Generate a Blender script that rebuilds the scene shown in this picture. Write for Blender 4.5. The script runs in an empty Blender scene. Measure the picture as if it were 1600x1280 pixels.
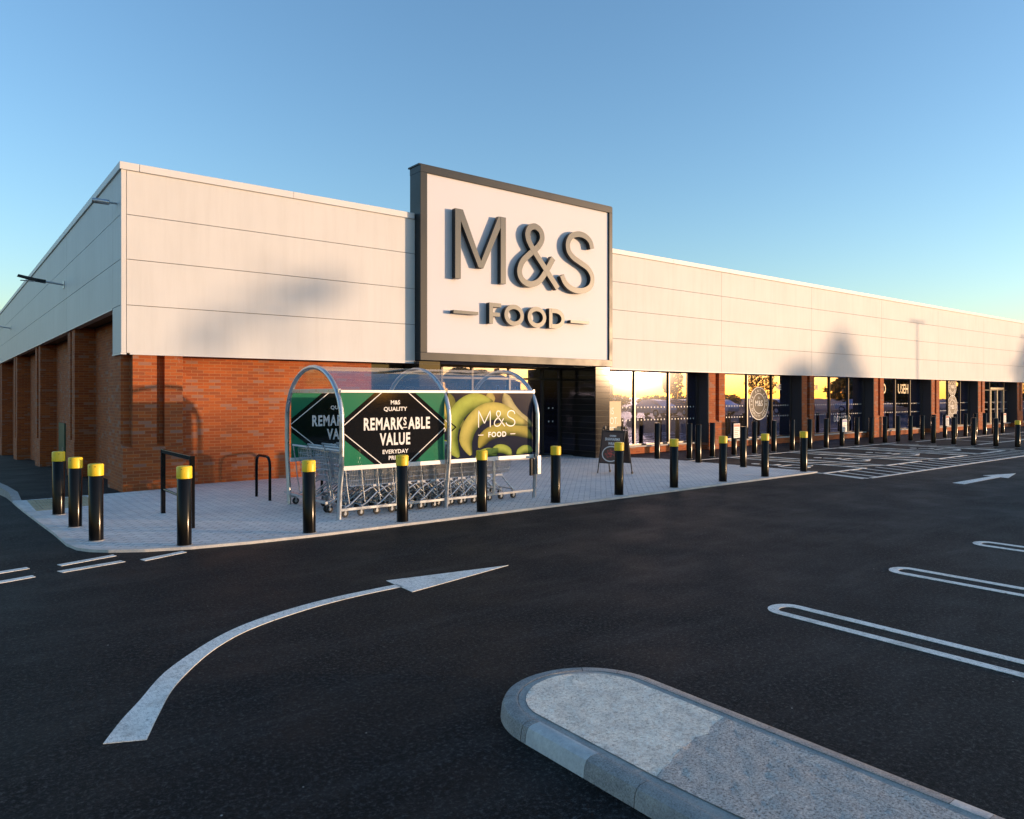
import bpy, bmesh, math, random
from mathutils import Vector, Matrix
R = math.radians
rnd = random.Random(7)
sc = bpy.context.scene
col = sc.collection

# ---------------------------------------------------------------- camera
cam_d = bpy.data.cameras.new("camera")
cam = bpy.data.objects.new("camera", cam_d); col.objects.link(cam)
cam.location = (-2.76, -15.28, 1.80)
cam.rotation_euler = (R(90), 0, R(51.72 - 90))
cam_d.sensor_width = 36; cam_d.lens = 25.785
cam_d.shift_y = -0.01375
cam_d.clip_end = 2000; cam_d.clip_start = 0.05
sc.camera = cam
# ---------------------------------------------------------------- sky and sun
SUN_EL = 2.3
SUN_DIR = Vector((0.740, -0.672, math.tan(R(SUN_EL))))       # towards the sun
w = bpy.data.worlds.new("World"); sc.world = w; w.use_nodes = True
nt = w.node_tree; nt.nodes.clear()
sky = nt.nodes.new('ShaderNodeTexSky'); sky.sky_type = 'NISHITA'
sky.sun_disc = False
sky.sun_elevation = R(SUN_EL)
sky.sun_rotation = math.atan2(SUN_DIR.x, SUN_DIR.y)
sky.air_density = 1.0; sky.dust_density = 0.5; sky.ozone_density = 2.6; sky.altitude = 0
bg = nt.nodes.new('ShaderNodeBackground'); bg.inputs['Strength'].default_value = 0.15
wo = nt.nodes.new('ShaderNodeOutputWorld')
nt.links.new(sky.outputs[0], bg.inputs[0]); nt.links.new(bg.outputs[0], wo.inputs[0])
sd = bpy.data.lights.new("sun", 'SUN'); sun = bpy.data.objects.new("sun", sd); col.objects.link(sun)
sd.energy = 2.0; sd.angle = R(0.6); sd.color = (0.51, 0.33, 0.195)   # low sun, dimmed and reddened by the air
sun.rotation_euler = SUN_DIR.to_track_quat('Z', 'Y').to_euler()
sc.view_settings.view_transform = 'Standard'; sc.view_settings.look = 'None'
sc.view_settings.exposure = 2.32; sc.view_settings.gamma = 1
sc.render.engine = 'CYCLES'
sc.cycles.max_bounces = 8; sc.cycles.transparent_max_bounces = 16
sc.cycles.sample_clamp_indirect = 4

# ---------------------------------------------------------------- materials
def nmat(name):
    m = bpy.data.materials.new(name); m.use_nodes = True
    return m, m.node_tree, m.node_tree.nodes['Principled BSDF']
def mat(name, c, rough=0.5, metal=0.0, noise=0.0, nscale=3.0, bump=0.0, bscale=40, spec=0.5, coat=0.0, rvar=0.0):
    m, t, b = nmat(name)
    b.inputs['Base Color'].default_value = (*c, 1); b.inputs['Roughness'].default_value = rough
    b.inputs['Metallic'].default_value = metal; b.inputs['Specular IOR Level'].default_value = spec
    b.inputs['Coat Weight'].default_value = coat; b.inputs['Coat Roughness'].default_value = 0.15
    if noise or bump or rvar:
        tc = t.nodes.new('ShaderNodeTexCoord')
    if noise or rvar:
        n = t.nodes.new('ShaderNodeTexNoise'); n.inputs['Scale'].default_value = nscale; n.inputs['Detail'].default_value = 6
        t.links.new(tc.outputs['Object'], n.inputs['Vector'])
    if noise:
        mx = t.nodes.new('ShaderNodeMix'); mx.data_type = 'RGBA'
        mx.inputs[6].default_value = (*[x*(1-noise) for x in c], 1); mx.inputs[7].default_value = (*[min(1, x*(1+noise)) for x in c], 1)
        t.links.new(n.outputs['Fac'], mx.inputs[0]); t.links.new(mx.outputs[2], b.inputs['Base Color'])
    if rvar:
        mr = t.nodes.new('ShaderNodeMapRange'); mr.inputs[1].default_value = .3; mr.inputs[2].default_value = .7
        mr.inputs[3].default_value = rough-rvar; mr.inputs[4].default_value = rough+rvar
        t.links.new(n.outputs['Fac'], mr.inputs[0]); t.links.new(mr.outputs[0], b.inputs['Roughness'])
    if bump:
        n2 = t.nodes.new('ShaderNodeTexNoise'); n2.inputs['Scale'].default_value = bscale; n2.inputs['Detail'].default_value = 5
        t.links.new(tc.outputs['Object'], n2.inputs['Vector'])
        bp = t.nodes.new('ShaderNodeBump'); bp.inputs['Strength'].default_value = bump; bp.inputs['Distance'].default_value = 0.01
        t.links.new(n2.outputs['Fac'], bp.inputs['Height']); t.links.new(bp.outputs[0], b.inputs['Normal'])
    return m
def ramp(t, fac, stops, interp='LINEAR'):
    r = t.nodes.new('ShaderNodeValToRGB'); r.color_ramp.interpolation = interp
    e = r.color_ramp.elements
    while len(e) < len(stops): e.new(0.5)
    for i, (p, c) in enumerate(stops):
        e[i].position = p; e[i].color = (*c, 1) if len(c) == 3 else c
    t.links.new(fac, r.inputs[0]); return r.outputs[0]
def noise(t, vec, scale, detail=4, rough=.5):
    n = t.nodes.new('ShaderNodeTexNoise'); n.inputs['Scale'].default_value = scale
    n.inputs['Detail'].default_value = detail; n.inputs['Roughness'].default_value = rough
    t.links.new(vec, n.inputs['Vector']); return n.outputs['Fac']
def mixc(t, fac, a, b, mode='MIX'):
    mx = t.nodes.new('ShaderNodeMix'); mx.data_type = 'RGBA'; mx.blend_type = mode
    for s, v in ((0, fac), (6, a), (7, b)):
        if isinstance(v, (int, float)): mx.inputs[s].default_value = v
        elif isinstance(v, tuple): mx.inputs[s].default_value = (*v, 1)
        else: t.links.new(v, mx.inputs[s])
    return mx.outputs[2]
def mth(t, op, a, b=0.0):
    n = t.nodes.new('ShaderNodeMath'); n.operation = op
    for i, v in enumerate((a, b)):
        if isinstance(v, (int, float)): n.inputs[i].default_value = v
        else: t.links.new(v, n.inputs[i])
    return n.outputs[0]
def bumpn(t, b, h, strength, dist):
    bp = t.nodes.new('ShaderNodeBump'); bp.inputs['Strength'].default_value = strength; bp.inputs['Distance'].default_value = dist
    t.links.new(h, bp.inputs['Height']); t.links.new(bp.outputs[0], b.inputs['Normal'])

def brick_mat(name, c1, c2, c3, mortar):
    m, t, b = nmat(name)
    g = t.nodes.new('ShaderNodeNewGeometry'); sp = t.nodes.new('ShaderNodeSeparateXYZ'); t.links.new(g.outputs['Position'], sp.inputs[0])
    cb = t.nodes.new('ShaderNodeCombineXYZ')
    t.links.new(mth(t, 'ADD', sp.outputs[0], sp.outputs[1]), cb.inputs[0]); t.links.new(sp.outputs[2], cb.inputs[1])
    def bt(cc1, cc2, mort, off=0.0):
        k = t.nodes.new('ShaderNodeTexBrick'); k.inputs['Scale'].default_value = 1
        k.inputs['Brick Width'].default_value = .225; k.inputs['Row Height'].default_value = .0625
        k.inputs['Mortar Size'].default_value = .0048; k.inputs['Mortar Smooth'].default_value = .15
        k.inputs['Color1'].default_value = (*cc1, 1); k.inputs['Color2'].default_value = (*cc2, 1); k.inputs['Mortar'].default_value = (*mort, 1)
        k.inputs['Bias'].default_value = off
        t.links.new(cb.outputs[0], k.inputs['Vector']); return k
    k = bt(c1, c2, mortar)
    # per-brick picks: a second brick texture in black and white decides the odd pale or dark brick
    sel = bt((0, 0, 0), (1, 1, 1), (0.5, 0.5, 0.5))
    pal = ramp(t, sel.outputs['Color'], [(0.0, (0, 0, 0)), (.86, (0, 0, 0)), (.90, (1, 1, 1))], 'LINEAR')
    drk = ramp(t, sel.outputs['Color'], [(0.0, (1, 1, 1)), (.10, (1, 1, 1)), (.13, (0, 0, 0))])
    big = noise(t, cb.outputs[0], 1.3, 3)
    eff = noise(t, cb.outputs[0], 5.0, 5, .65)
    c = mixc(t, drk, k.outputs['Color'], mixc(t, .55, c3, k.outputs['Color']))
    notm = mth(t, 'SUBTRACT', 1.0, k.outputs['Fac'])
    c = mixc(t, mth(t, 'MULTIPLY', mth(t, 'MULTIPLY', pal, .45), notm), c, (.40, .27, .20))
    em = ramp(t, eff, [(0, (0, 0, 0)), (.60, (0, 0, 0)), (.72, (.45, .45, .45))])
    eb = ramp(t, big, [(0, (0, 0, 0)), (.50, (0, 0, 0)), (.60, (1, 1, 1))])
    c = mixc(t, mth(t, 'MULTIPLY', em, eb), c, (.42, .34, .30))
    c = mixc(t, .35, c, mixc(t, big, (.62, .55, .55), (1, 1, 1)), 'MULTIPLY')
    c = mixc(t, .4, c, mixc(t, noise(t, cb.outputs[0], 60, 4), (.55, .55, .55), (1, 1, 1)), 'MULTIPLY')
    t.links.new(c, b.inputs['Base Color']); b.inputs['Roughness'].default_value = .85
    h = mth(t, 'ADD', mth(t, 'MULTIPLY', k.outputs['Fac'], -1.0), mth(t, 'MULTIPLY', noise(t, cb.outputs[0], 120, 3), .25))
    bumpn(t, b, h, .22, .006)
    return m
M = {}
M['brick'] = brick_mat('red_brick', (.50, .118, .016), (.28, .055, .012), (.10, .032, .022), (.42, .19, .08))
M['brick_far'] = brick_mat('house_brick', (.30, .12, .07), (.22, .09, .06), (.14, .07, .05), (.3, .25, .2))

def asphalt():
    m, t, b = nmat('asphalt')
    tc = t.nodes.new('ShaderNodeTexCoord'); P = tc.outputs['Object']
    f = noise(t, P, 36, 8, .88); md = noise(t, P, 1.1, 6, .6); lg = noise(t, P, .16, 4, .6)
    c = ramp(t, f, [(0, (.0009, .0008, .0009)), (.41, (.0017, .0016, .0018)), (.52, (.0082, .0079, .008)), (.61, (.080, .077, .075))])
    c = mixc(t, .8, c, ramp(t, md, [(.25, (.55, .55, .57)), (.75, (1.25, 1.2, 1.18))]), 'MULTIPLY')
    c = mixc(t, .8, c, ramp(t, lg, [(.35, (.78, .78, .8)), (.65, (1.18, 1.16, 1.12))]), 'MULTIPLY')
    # scuffs and dusty drag marks
    mp = t.nodes.new('ShaderNodeMapping'); mp.inputs['Scale'].default_value = (.35, 2.0, 1); mp.inputs['Rotation'].default_value = (0, 0, R(8))
    t.links.new(P, mp.inputs[0])
    st = ramp(t, noise(t, mp.outputs[0], 1.3, 8, .7), [(.50, (0, 0, 0)), (.74, (1, 1, 1))])
    c = mixc(t, mth(t, 'MULTIPLY', st, .20), c, (.12, .11, .10))
    v = t.nodes.new('ShaderNodeTexVoronoi'); v.inputs['Scale'].default_value = 7; t.links.new(P, v.inputs['Vector'])
    sp = ramp(t, v.outputs['Distance'], [(0, (1, 1, 1)), (.028, (1, 1, 1)), (.045, (0, 0, 0))])
    v2 = t.nodes.new('ShaderNodeTexWhiteNoise'); t.links.new(v.outputs['Position'], v2.inputs['Vector'])
    pick = ramp(t, v2.outputs['Value'], [(0, (0, 0, 0)), (.88, (0, 0, 0)), (.885, (1, 1, 1))])
    c = mixc(t, mth(t, 'MULTIPLY', sp, pick), c, (.42, .40, .37))
    t.links.new(c, b.inputs['Base Color'])
    t.links.new(ramp(t, md, [(.3, (.58, .58, .58)), (.7, (.8, .8, .8))]), b.inputs['Roughness'])
    b.inputs['Specular IOR Level'].default_value = .14
    bumpn(t, b, noise(t, P, 130, 4, .65), .35, .008)
    return m
M['asphalt'] = asphalt()

def paving(name, bw, rh, rot, c1, c2, mort, msize=.006):
    m, t, b = nmat(name)
    tc = t.nodes.new('ShaderNodeTexCoord'); mp = t.nodes.new('ShaderNodeMapping'); mp.inputs['Rotation'].default_value = (0, 0, R(rot))
    t.links.new(tc.outputs['Object'], mp.inputs[0])
    k = t.nodes.new('ShaderNodeTexBrick'); k.inputs['Scale'].default_value = 1
    k.inputs['Brick Width'].default_value = bw; k.inputs['Row Height'].default_value = rh; k.inputs['Mortar Size'].default_value = msize
    k.inputs['Mortar Smooth'].default_value = .3
    k.inputs['Color1'].default_value = (*c1, 1); k.inputs['Color2'].default_value = (*c2, 1); k.inputs['Mortar'].default_value = (*mort, 1)
    t.links.new(mp.outputs[0], k.inputs['Vector'])
    P = tc.outputs['Object']
    c = mixc(t, .8, k.outputs['Color'], ramp(t, noise(t, P, .9, 6, .65), [(.25, (.72, .74, .78)), (.75, (1.12, 1.1, 1.08))]), 'MULTIPLY')
    c = mixc(t, .5, c, mixc(t, noise(t, P, 160, 3), (.5, .5, .5), (1.3, 1.3, 1.3)), 'MULTIPLY')
    t.links.new(c, b.inputs['Base Color']); b.inputs['Roughness'].default_value = .78
    h = mth(t, 'ADD', mth(t, 'MULTIPLY', k.outputs['Fac'], -1.0), mth(t, 'MULTIPLY', noise(t, P, 150, 3), .3))
    bumpn(t, b, h, .6, .006)
    return m
M['paving'] = paving('block_paving', .2, .1, 45, (.88, .84, .78), (.74, .71, .68), (.30, .29, .28), .007)
M['tactile'] = paving('buff_tactile_paving', .4, .4, 0, (.50, .42, .26), (.42, .35, .22), (.2, .17, .12))

def concrete(name, c, scale=1.0, speck=.5, agg=60):
    m, t, b = nmat(name)
    tc = t.nodes.new('ShaderNodeTexCoord'); P = tc.outputs['Object']
    f = noise(t, P, agg, 8, .82)
    a = tuple(x*(1-speck) for x in c); d = tuple(min(1, x*(1+speck*.6)) for x in c)
    cc = ramp(t, f, [(.36, a), (.5, c), (.64, d)])
    cc = mixc(t, .8, cc, ramp(t, noise(t, P, 3.2*scale, 7, .7), [(.28, (.58, .6, .64)), (.7, (1.15, 1.13, 1.1))]), 'MULTIPLY')
    t.links.new(cc, b.inputs['Base Color']); b.inputs['Roughness'].default_value = .88
    bumpn(t, b, f, .8, .008)
    return m
M['kerb'] = concrete('kerb_concrete', (.38, .36, .34), 3.5, .45, 110)
M['kerb_light'] = concrete('pale_kerb_concrete', (.66, .64, .60), 1, .2, 90)
M['kerb_old'] = concrete('weathered_kerb_concrete', (.36, .34, .32), 4.5, .6, 110)
M['kerb_new'] = concrete('clean_kerb_concrete', (.60, .59, .57), 2.2, .16, 60)
M['infill_cream'] = concrete('cream_mortar_infill', (.90, .80, .66), 2.4, .62, 58)
M['infill_grey'] = concrete('grey_rough_infill', (.50, .47, .43), 3.2, .95, 74)
M['mortar_bed'] = concrete('mortar_bed', (.42, .40, .37), 3, .3, 80)

def paint_mat():
    m, t, b = nmat('road_paint')
    tc = t.nodes.new('ShaderNodeTexCoord'); P = tc.outputs['Object']
    c = ramp(t, noise(t, P, 30, 8, .85), [(.36, (.22, .21, .20)), (.45, (.84, .81, .74)), (.7, (.95, .92, .85))])
    c = mixc(t, .8, c, ramp(t, noise(t, P, 4, 8, .75), [(.30, (.55, .53, .5)), (.5, (1, 1, 1))]), 'MULTIPLY')
    mp = t.nodes.new('ShaderNodeMapping'); mp.inputs['Scale'].default_value = (6, 1.3, 1); mp.inputs['Rotation'].default_value = (0, 0, R(-35)); t.links.new(P, mp.inputs[0])
    cr = ramp(t, noise(t, mp.outputs[0], 6, 7, .75), [(.490, (0, 0, 0)), (.498, (1, 1, 1)), (.503, (1, 1, 1)), (.511, (0, 0, 0))])
    c = mixc(t, mth(t, 'MULTIPLY', cr, .8), c, (.08, .08, .08))
    t.links.new(c, b.inputs['Base Color']); b.inputs['Roughness'].default_value = .6
    bumpn(t, b, noise(t, P, 110, 4), .5, .006)
    return m
M['paint'] = paint_mat()

def panel_mat():
    m, t, b = nmat('cream_fascia_metal')
    tc = t.nodes.new('ShaderNodeTexCoord'); P = tc.outputs['Object']
    c = ramp(t, noise(t, P, .7, 4), [(.3, (.62, .62, .61)), (.7, (.67, .67, .66))])
    mp = t.nodes.new('ShaderNodeMapping'); mp.inputs['Scale'].default_value = (1, 1, .08); t.links.new(P, mp.inputs[0])
    c = mixc(t, .27, c, ramp(t, noise(t, mp.outputs[0], 5, 6, .7), [(.3, (.78, .77, .75)), (.55, (1, 1, 1))]), 'MULTIPLY')
    t.links.new(c, b.inputs['Base Color']); b.inputs['Roughness'].default_value = .5
    b.inputs['Specular IOR Level'].default_value = .16
    bumpn(t, b, noise(t, P, 1.2, 2), .08, .02)
    return m
M['panel'] = panel_mat()
M['coping'] = mat('coping_metal', (.66, .66, .66), .45, 0, .04, 2)
M['soffit'] = mat('dark_brown_soffit', (.05, .04, .036), .55)
M['backing'] = mat('joint_shadow_gap', (.16, .14, .12), .8)
M['signwhite'] = mat('white_sign_panel', (.62, .63, .68), .5, 0, .015, 1.0, spec=.25)
M['anth'] = mat('anthracite_metal', (.014, .021, .027), .38, .0, .15, 2, spec=.30, rvar=.05)
M['letter_face'] = mat('grey_letter_face', (.060, .072, .078), .36, .1, .05, 2, spec=.4)
M['letter_side'] = mat('dark_letter_side', (.012, .012, .013), .4)
M['tile'] = None
def tile_mat():
    m, t, b = nmat('dark_polished_cladding')
    g = t.nodes.new('ShaderNodeNewGeometry'); sp = t.nodes.new('ShaderNodeSeparateXYZ'); t.links.new(g.outputs['Position'], sp.inputs[0])
    z = mth(t, 'FRACT', mth(t, 'DIVIDE', sp.outputs[2], .17))
    j = ramp(t, z, [(0, (1, 1, 1)), (.045, (1, 1, 1)), (.06, (0, 0, 0))])
    c = mixc(t, j, (.020, .017, .015), (.10, .085, .07))
    t.links.new(c, b.inputs['Base Color']); b.inputs['Roughness'].default_value = .07
    b.inputs['Specular IOR Level'].default_value = .4
    bumpn(t, b, mth(t, 'ADD', mth(t, 'MULTIPLY', j, -1), mth(t, 'MULTIPLY', noise(t, g.outputs['Position'], 1.4, 2), .0)), .12, .01)
    return m
M['tile'] = tile_mat()
M['black'] = mat('black_powder_coat', (.006, .006, .0065), .17, 0, .2, 6, spec=.16, rvar=.03)
M['blackm'] = mat('black_plastic', (.02, .02, .02), .5)
M['yellow'] = mat('yellow_cap_plastic', (.86, .58, .012), .42, 0, .10, 9)
M['galv'] = mat('galvanised_steel', (.50, .53, .56), .34, .75, .18, 9, rvar=.1)
M['chrome'] = mat('zinc_wire', (.62, .64, .66), .28, .85, .1, 20)
M['alu'] = mat('white_aluminium_rail', (.74, .74, .74), .4, .2, .05, 5)
M['greyplastic'] = mat('grey_plastic', (.55, .56, .58), .5)
M['rubber'] = mat('dark_rubber', (.02, .02, .02), .6)
M['green'] = mat('green_poster', (.022, .18, .095), .14, 0, .10, 1.2, spec=.5)
M['pblack'] = mat('black_poster', (.007, .007, .008), .08, spec=.6)
M['navy'] = mat('navy_poster', (.010, .014, .035), .10, spec=.6)
M['pwhite'] = mat('white_print', (.80, .80, .78), .35)
M['doorgreen'] = mat('dark_green_door', (.02, .09, .06), .45, 0, .15, 3)
M['winframe'] = mat('bronze_window_frame', (.045, .040, .034), .30, .5, spec=.7)
M['interior'] = mat('interior_grey', (.26, .24, .22), .8)
M['intfloor'] = mat('interior_floor', (.34, .32, .30), .35)
M['cream'] = mat('cream_notice', (.72, .70, .66), .5)
M['tan'] = mat('tan_vinyl', (.48, .36, .20), .5)
M['gold'] = mat('gold_lettering', (.55, .42, .20), .4)
M['red'] = mat('red_print', (.45, .04, .03), .5)
M['blue'] = mat('blue_print', (.05, .12, .35), .5)
M['sill'] = mat('stone_sill', (.42, .39, .35), .7, 0, .15, 6)
M['roof'] = mat('roof_membrane', (.18, .18, .18), .8)
M['rooftile'] = mat('clay_roof_tile', (.11, .055, .04), .8, 0, .3, 3, .4, 12)
M['carglass'] = mat('car_glass', (.01, .012, .014), .05, spec=.8)
M['grass'] = mat('rough_grass', (.05, .075, .02), .9, 0, .4, 2)
M['bark'] = mat('bark', (.07, .05, .035), .9, 0, .3, 6, .5, 20)

def glass_mat(name, tint, refl, rough=.006, haze=.028, gc=(.54, .58, 1.0)):
    m = bpy.data.materials.new(name); m.use_nodes = True; t = m.node_tree; t.nodes.clear()
    o = t.nodes.new('ShaderNodeOutputMaterial')
    g1 = t.nodes.new('ShaderNodeBsdfGlossy'); g1.inputs['Roughness'].default_value = rough; g1.inputs['Color'].default_value = (*gc, 1)
    g2 = t.nodes.new('ShaderNodeBsdfGlossy'); g2.inputs['Roughness'].default_value = .11
    mg = t.nodes.new('ShaderNodeMixShader'); mg.inputs[0].default_value = haze
    t.links.new(g1.outputs[0], mg.inputs[1]); t.links.new(g2.outputs[0], mg.inputs[2])
    tr = t.nodes.new('ShaderNodeBsdfTransparent'); tr.inputs[0].default_value = (*tint, 1)
    fr = t.nodes.new('ShaderNodeFresnel'); fr.inputs[0].default_value = 1.5
    f = mth(t, 'MINIMUM', mth(t, 'ADD', mth(t, 'MULTIPLY', fr.outputs[0], refl[1]), refl[0]), 1.0)
    mx = t.nodes.new('ShaderNodeMixShader'); t.links.new(f, mx.inputs[0])
    t.links.new(tr.outputs[0], mx.inputs[1]); t.links.new(mg.outputs[0], mx.inputs[2]); t.links.new(mx.outputs[0], o.inputs[0])
    # slight waviness of float glass
    tc = t.nodes.new('ShaderNodeTexCoord')
    bp = t.nodes.new('ShaderNodeBump'); bp.inputs['Strength'].default_value = .05; bp.inputs['Distance'].default_value = .02
    t.links.new(noise(t, tc.outputs['Object'], .9, 2), bp.inputs['Height'])
    t.links.new(bp.outputs[0], g1.inputs['Normal'])
    return m
M['glass'] = glass_mat('tinted_window_glass', (.55, .53, .48), (.32, 2.8))
M['clear'] = glass_mat('clear_roof_sheet', (.92, .92, .92), (.015, .35), .05, .10, (1, 1, 1))

def leaf_mat(name, c):
    m, t, b = nmat(name)
    oi = t.nodes.new('ShaderNodeNewGeometry')
    cc = mixc(t, noise(t, oi.outputs['Position'], 1.5, 3), tuple(x*.5 for x in c), tuple(x*1.5 for x in c))
    t.links.new(cc, b.inputs['Base Color']); b.inputs['Roughness'].default_value = .7
    return m
M['leaf'] = leaf_mat('leaf_green', (.045, .065, .02)); M['conifer'] = leaf_mat('conifer_green', (.025, .04, .016))

# ---------------------------------------------------------------- mesh helpers
class MB:
    def __init__(s): s.v = []; s.f = []; s.smooth = False; s.cols = None
    def add(s, vs, fs):
        o = len(s.v); s.v += [tuple(v) for v in vs]; s.f += [tuple(i+o for i in f) for f in fs]; return s
    def box(s, x0, x1, y0, y1, z0, z1):
        return s.add([(x0,y0,z0),(x1,y0,z0),(x1,y1,z0),(x0,y1,z0),(x0,y0,z1),(x1,y0,z1),(x1,y1,z1),(x0,y1,z1)],
                     [(0,3,2,1),(4,5,6,7),(0,1,5,4),(1,2,6,5),(2,3,7,6),(3,0,4,7)])
    def quad(s, a, b, c, d): return s.add([a,b,c,d], [(0,1,2,3)])
    def prism(s, pts, z0, z1):                       # polygon in XY extruded in Z (ccw)
        n = len(pts); a = sum(pts[i][0]*pts[(i+1)%n][1]-pts[(i+1)%n][0]*pts[i][1] for i in range(n))
        if a < 0: pts = pts[::-1]
        vs = [(x,y,z0) for x,y in pts]+[(x,y,z1) for x,y in pts]
        return s.add(vs, [tuple(range(n-1,-1,-1)), tuple(range(n,2*n))]+[(i,(i+1)%n,n+(i+1)%n,n+i) for i in range(n)])
    def plate(s, pts, fn, fn2=None):                 # polygon (u,v) mapped by fn to 3D; optional back face map
        n = len(pts); a = sum(pts[i][0]*pts[(i+1)%n][1]-pts[(i+1)%n][0]*pts[i][1] for i in range(n))
        if a < 0: pts = pts[::-1]
        if not fn2: return s.add([fn(*p) for p in pts], [tuple(range(n))])
        vs = [fn(*p) for p in pts]+[fn2(*p) for p in pts]
        return s.add(vs, [tuple(range(n)), tuple(range(2*n-1,n-1,-1))]+[((i+1)%n,i,n+i,n+(i+1)%n) for i in range(n)])
    def tube(s, pts, r, n=8, cap=True, ax=1.0):
        s.smooth = True
        P = [Vector(p) for p in pts]; rs = r if isinstance(r, (list, tuple)) else [r]*len(P)
        T = []
        for i in range(len(P)):
            a = P[max(0,i-1)]; b = P[min(len(P)-1,i+1)]; T.append((b-a).normalized())
        up = Vector((0,0,1)) if abs(T[0].z) < .9 else Vector((1,0,0))
        N = (up - T[0]*up.dot(T[0])).normalized(); o = len(s.v)
        for i, p in enumerate(P):
            N = (N - T[i]*N.dot(T[i])).normalized(); B = T[i].cross(N)
            for k in range(n):
                th = 2*math.pi*k/n + (math.pi/4 if n == 4 else 0)
                s.v.append(tuple(p + (N*math.cos(th)+B*math.sin(th))*rs[i]))
        for i in range(len(P)-1):
            for k in range(n):
                a = o+i*n+k; b = o+i*n+(k+1)%n; s.f.append((a,b,b+n,a+n))
        if cap:
            s.f.append(tuple(o+k for k in range(n-1,-1,-1))); e = o+(len(P)-1)*n; s.f.append(tuple(e+k for k in range(n)))
        return s
    def lathe(s, c, prof, n=20, axis='z'):           # prof list of (r,h)
        s.smooth = True; o = len(s.v)
        for r, h in prof:
            for k in range(n):
                th = 2*math.pi*k/n; x, y = r*math.cos(th), r*math.sin(th)
                q = (x,y,h) if axis == 'z' else ((h,x,y) if axis == 'x' else (x,h,y))
                s.v.append((c[0]+q[0],c[1]+q[1],c[2]+q[2]))
        for i in range(len(prof)-1):
            for k in range(n):
                a = o+i*n+k; b = o+i*n+(k+1)%n
                s.f.append((a,b,b+n,a+n) if axis != 'y' else (b,a,a+n,b+n))
        s.f.append(tuple(o+k for k in range(n-1,-1,-1)) if axis != 'y' else tuple(o+k for k in range(n)))
        e = o+(len(prof)-1)*n
        s.f.append(tuple(e+k for k in range(n)) if axis != 'y' else tuple(e+k for k in range(n-1,-1,-1)))
        return s
    def build(s, name, m, parent=None, bevel=0.0, loc=None):
        me = bpy.data.meshes.new(name); me.from_pydata(s.v, [], s.f); me.materials.append(m)
        if s.smooth:
            me.polygons.foreach_set('use_smooth', [True]*len(me.polygons)); me.set_sharp_from_angle(angle=R(40))
        me.update()
        o = bpy.data.objects.new(name, me); col.objects.link(o)
        if parent: o.parent = parent
        if loc: o.location = loc
        if bevel:
            b = o.modifiers.new('bevel', 'BEVEL'); b.width = bevel; b.segments = 2; b.limit_method = 'ANGLE'; b.angle_limit = R(50)
        return o
def empty(name, loc=(0,0,0), rz=0.0):
    e = bpy.data.objects.new(name, None); col.objects.link(e); e.location = loc; e.rotation_euler = (0,0,rz); e.empty_display_size = .2
    return e
def tag(o, label=None, cat=None, group=None, kind=None):
    if label: o['label'] = label
    if cat: o['category'] = cat
    if group: o['group'] = group
    if kind: o['kind'] = kind
    return o
def kids(o): return [c for c in list(bpy.data.objects) if c.parent == o]
def copy_tree(o, parent=None, ks=None):
    c = o.copy(); col.objects.link(c)
    if parent: c.parent = parent
    for ch in kids(o): copy_tree(ch, c)
    return c
_font = None
def text_verts(s, size, sx=1.0, bold=0.0, space=1.0, align='CENTER'):
    cu = bpy.data.curves.new('t', 'FONT'); cu.body = s; cu.size = size; cu.align_x = align; cu.offset = bold; cu.space_character = space
    cu.resolution_u = 3
    o = bpy.data.objects.new('t', cu); col.objects.link(o)
    dg = bpy.context.evaluated_depsgraph_get(); me = o.evaluated_get(dg).to_mesh()
    vs = [(v.co.x*sx, v.co.y) for v in me.vertices]; fs = [tuple(p.vertices) for p in me.polygons]
    o.evaluated_get(dg).to_mesh_clear(); bpy.data.objects.remove(o); bpy.data.curves.remove(cu)
    return vs, fs
def text(name, s, size, fn, m, parent, sx=1.0, bold=0.0, space=1.0, align='CENTER'):
    vs, fs = text_verts(s, size, sx, bold, space, align)
    b = MB(); b.add([fn(u, v) for u, v in vs], fs); return b.build(name, m, parent)
ORD = ['first','second','third','fourth','fifth','sixth','seventh','eighth','ninth','tenth','eleventh','twelfth','thirteenth','fourteenth','fifteenth','sixteenth','seventeenth','eighteenth','nineteenth','twentieth','twenty-first','twenty-second','twenty-third','twenty-fourth','twenty-fifth','twenty-sixth']

# ================================================================ THE SETTING
PZ = 0.0     # paving level
g = MB()
ys = [-400, -120, -40, -15, 0.6, 10, 20, 40, 400]; xs = [-400, -60, 0, 60, 400]
zf = lambda y: -.03 - .042*max(0, min(y, 40)-.6)
for y in ys:
    for x in xs: g.v.append((x, y, zf(y)))
for j in range(len(ys)-1):
    for i in range(len(xs)-1):
        a = j*len(xs)+i; g.f.append((a, a+1, a+1+len(xs), a+len(xs)))
tag(g.build('road', M['asphalt']), kind='structure')
RZ = -.03 + .004   # painted markings lie here

kerb_out = [(-1.70,-.18), (-1.69,-.65), (-1.65,-1.57), (-1.58,-2.94), (-1.52,-4.03), (-1.49,-4.95), (-1.43,-5.3), (-1.33,-5.5), (-1.16,-5.68), (-.82,-5.90), (-.35,-6.08), (.3,-6.2), (1.2,-6.27), (3,-6.28), (7,-6.27), (13.62,-6.16)]
def inset(pts, d):
    out = []
    for i, p in enumerate(pts):
        a = Vector(pts[max(0,i-1)]); b = Vector(pts[min(len(pts)-1,i+1)]); t = (b-a).normalized(); n = Vector((-t.y, t.x))
        out.append((p[0]+n.x*d, p[1]+n.y*d))
    return out
kerb_in = inset(kerb_out, .125)
pv = kerb_in + [(13.50,-1.30), (12.9,-.30), (12.9, 1.35), (1.0, 1.35), (.9,-.02), (.02,-.12), (-1.5,-.20)]
p = MB(); p.prism(pv, -.2, PZ); tag(p.build('pavement', M['paving']), kind='structure')
k = MB()
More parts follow.
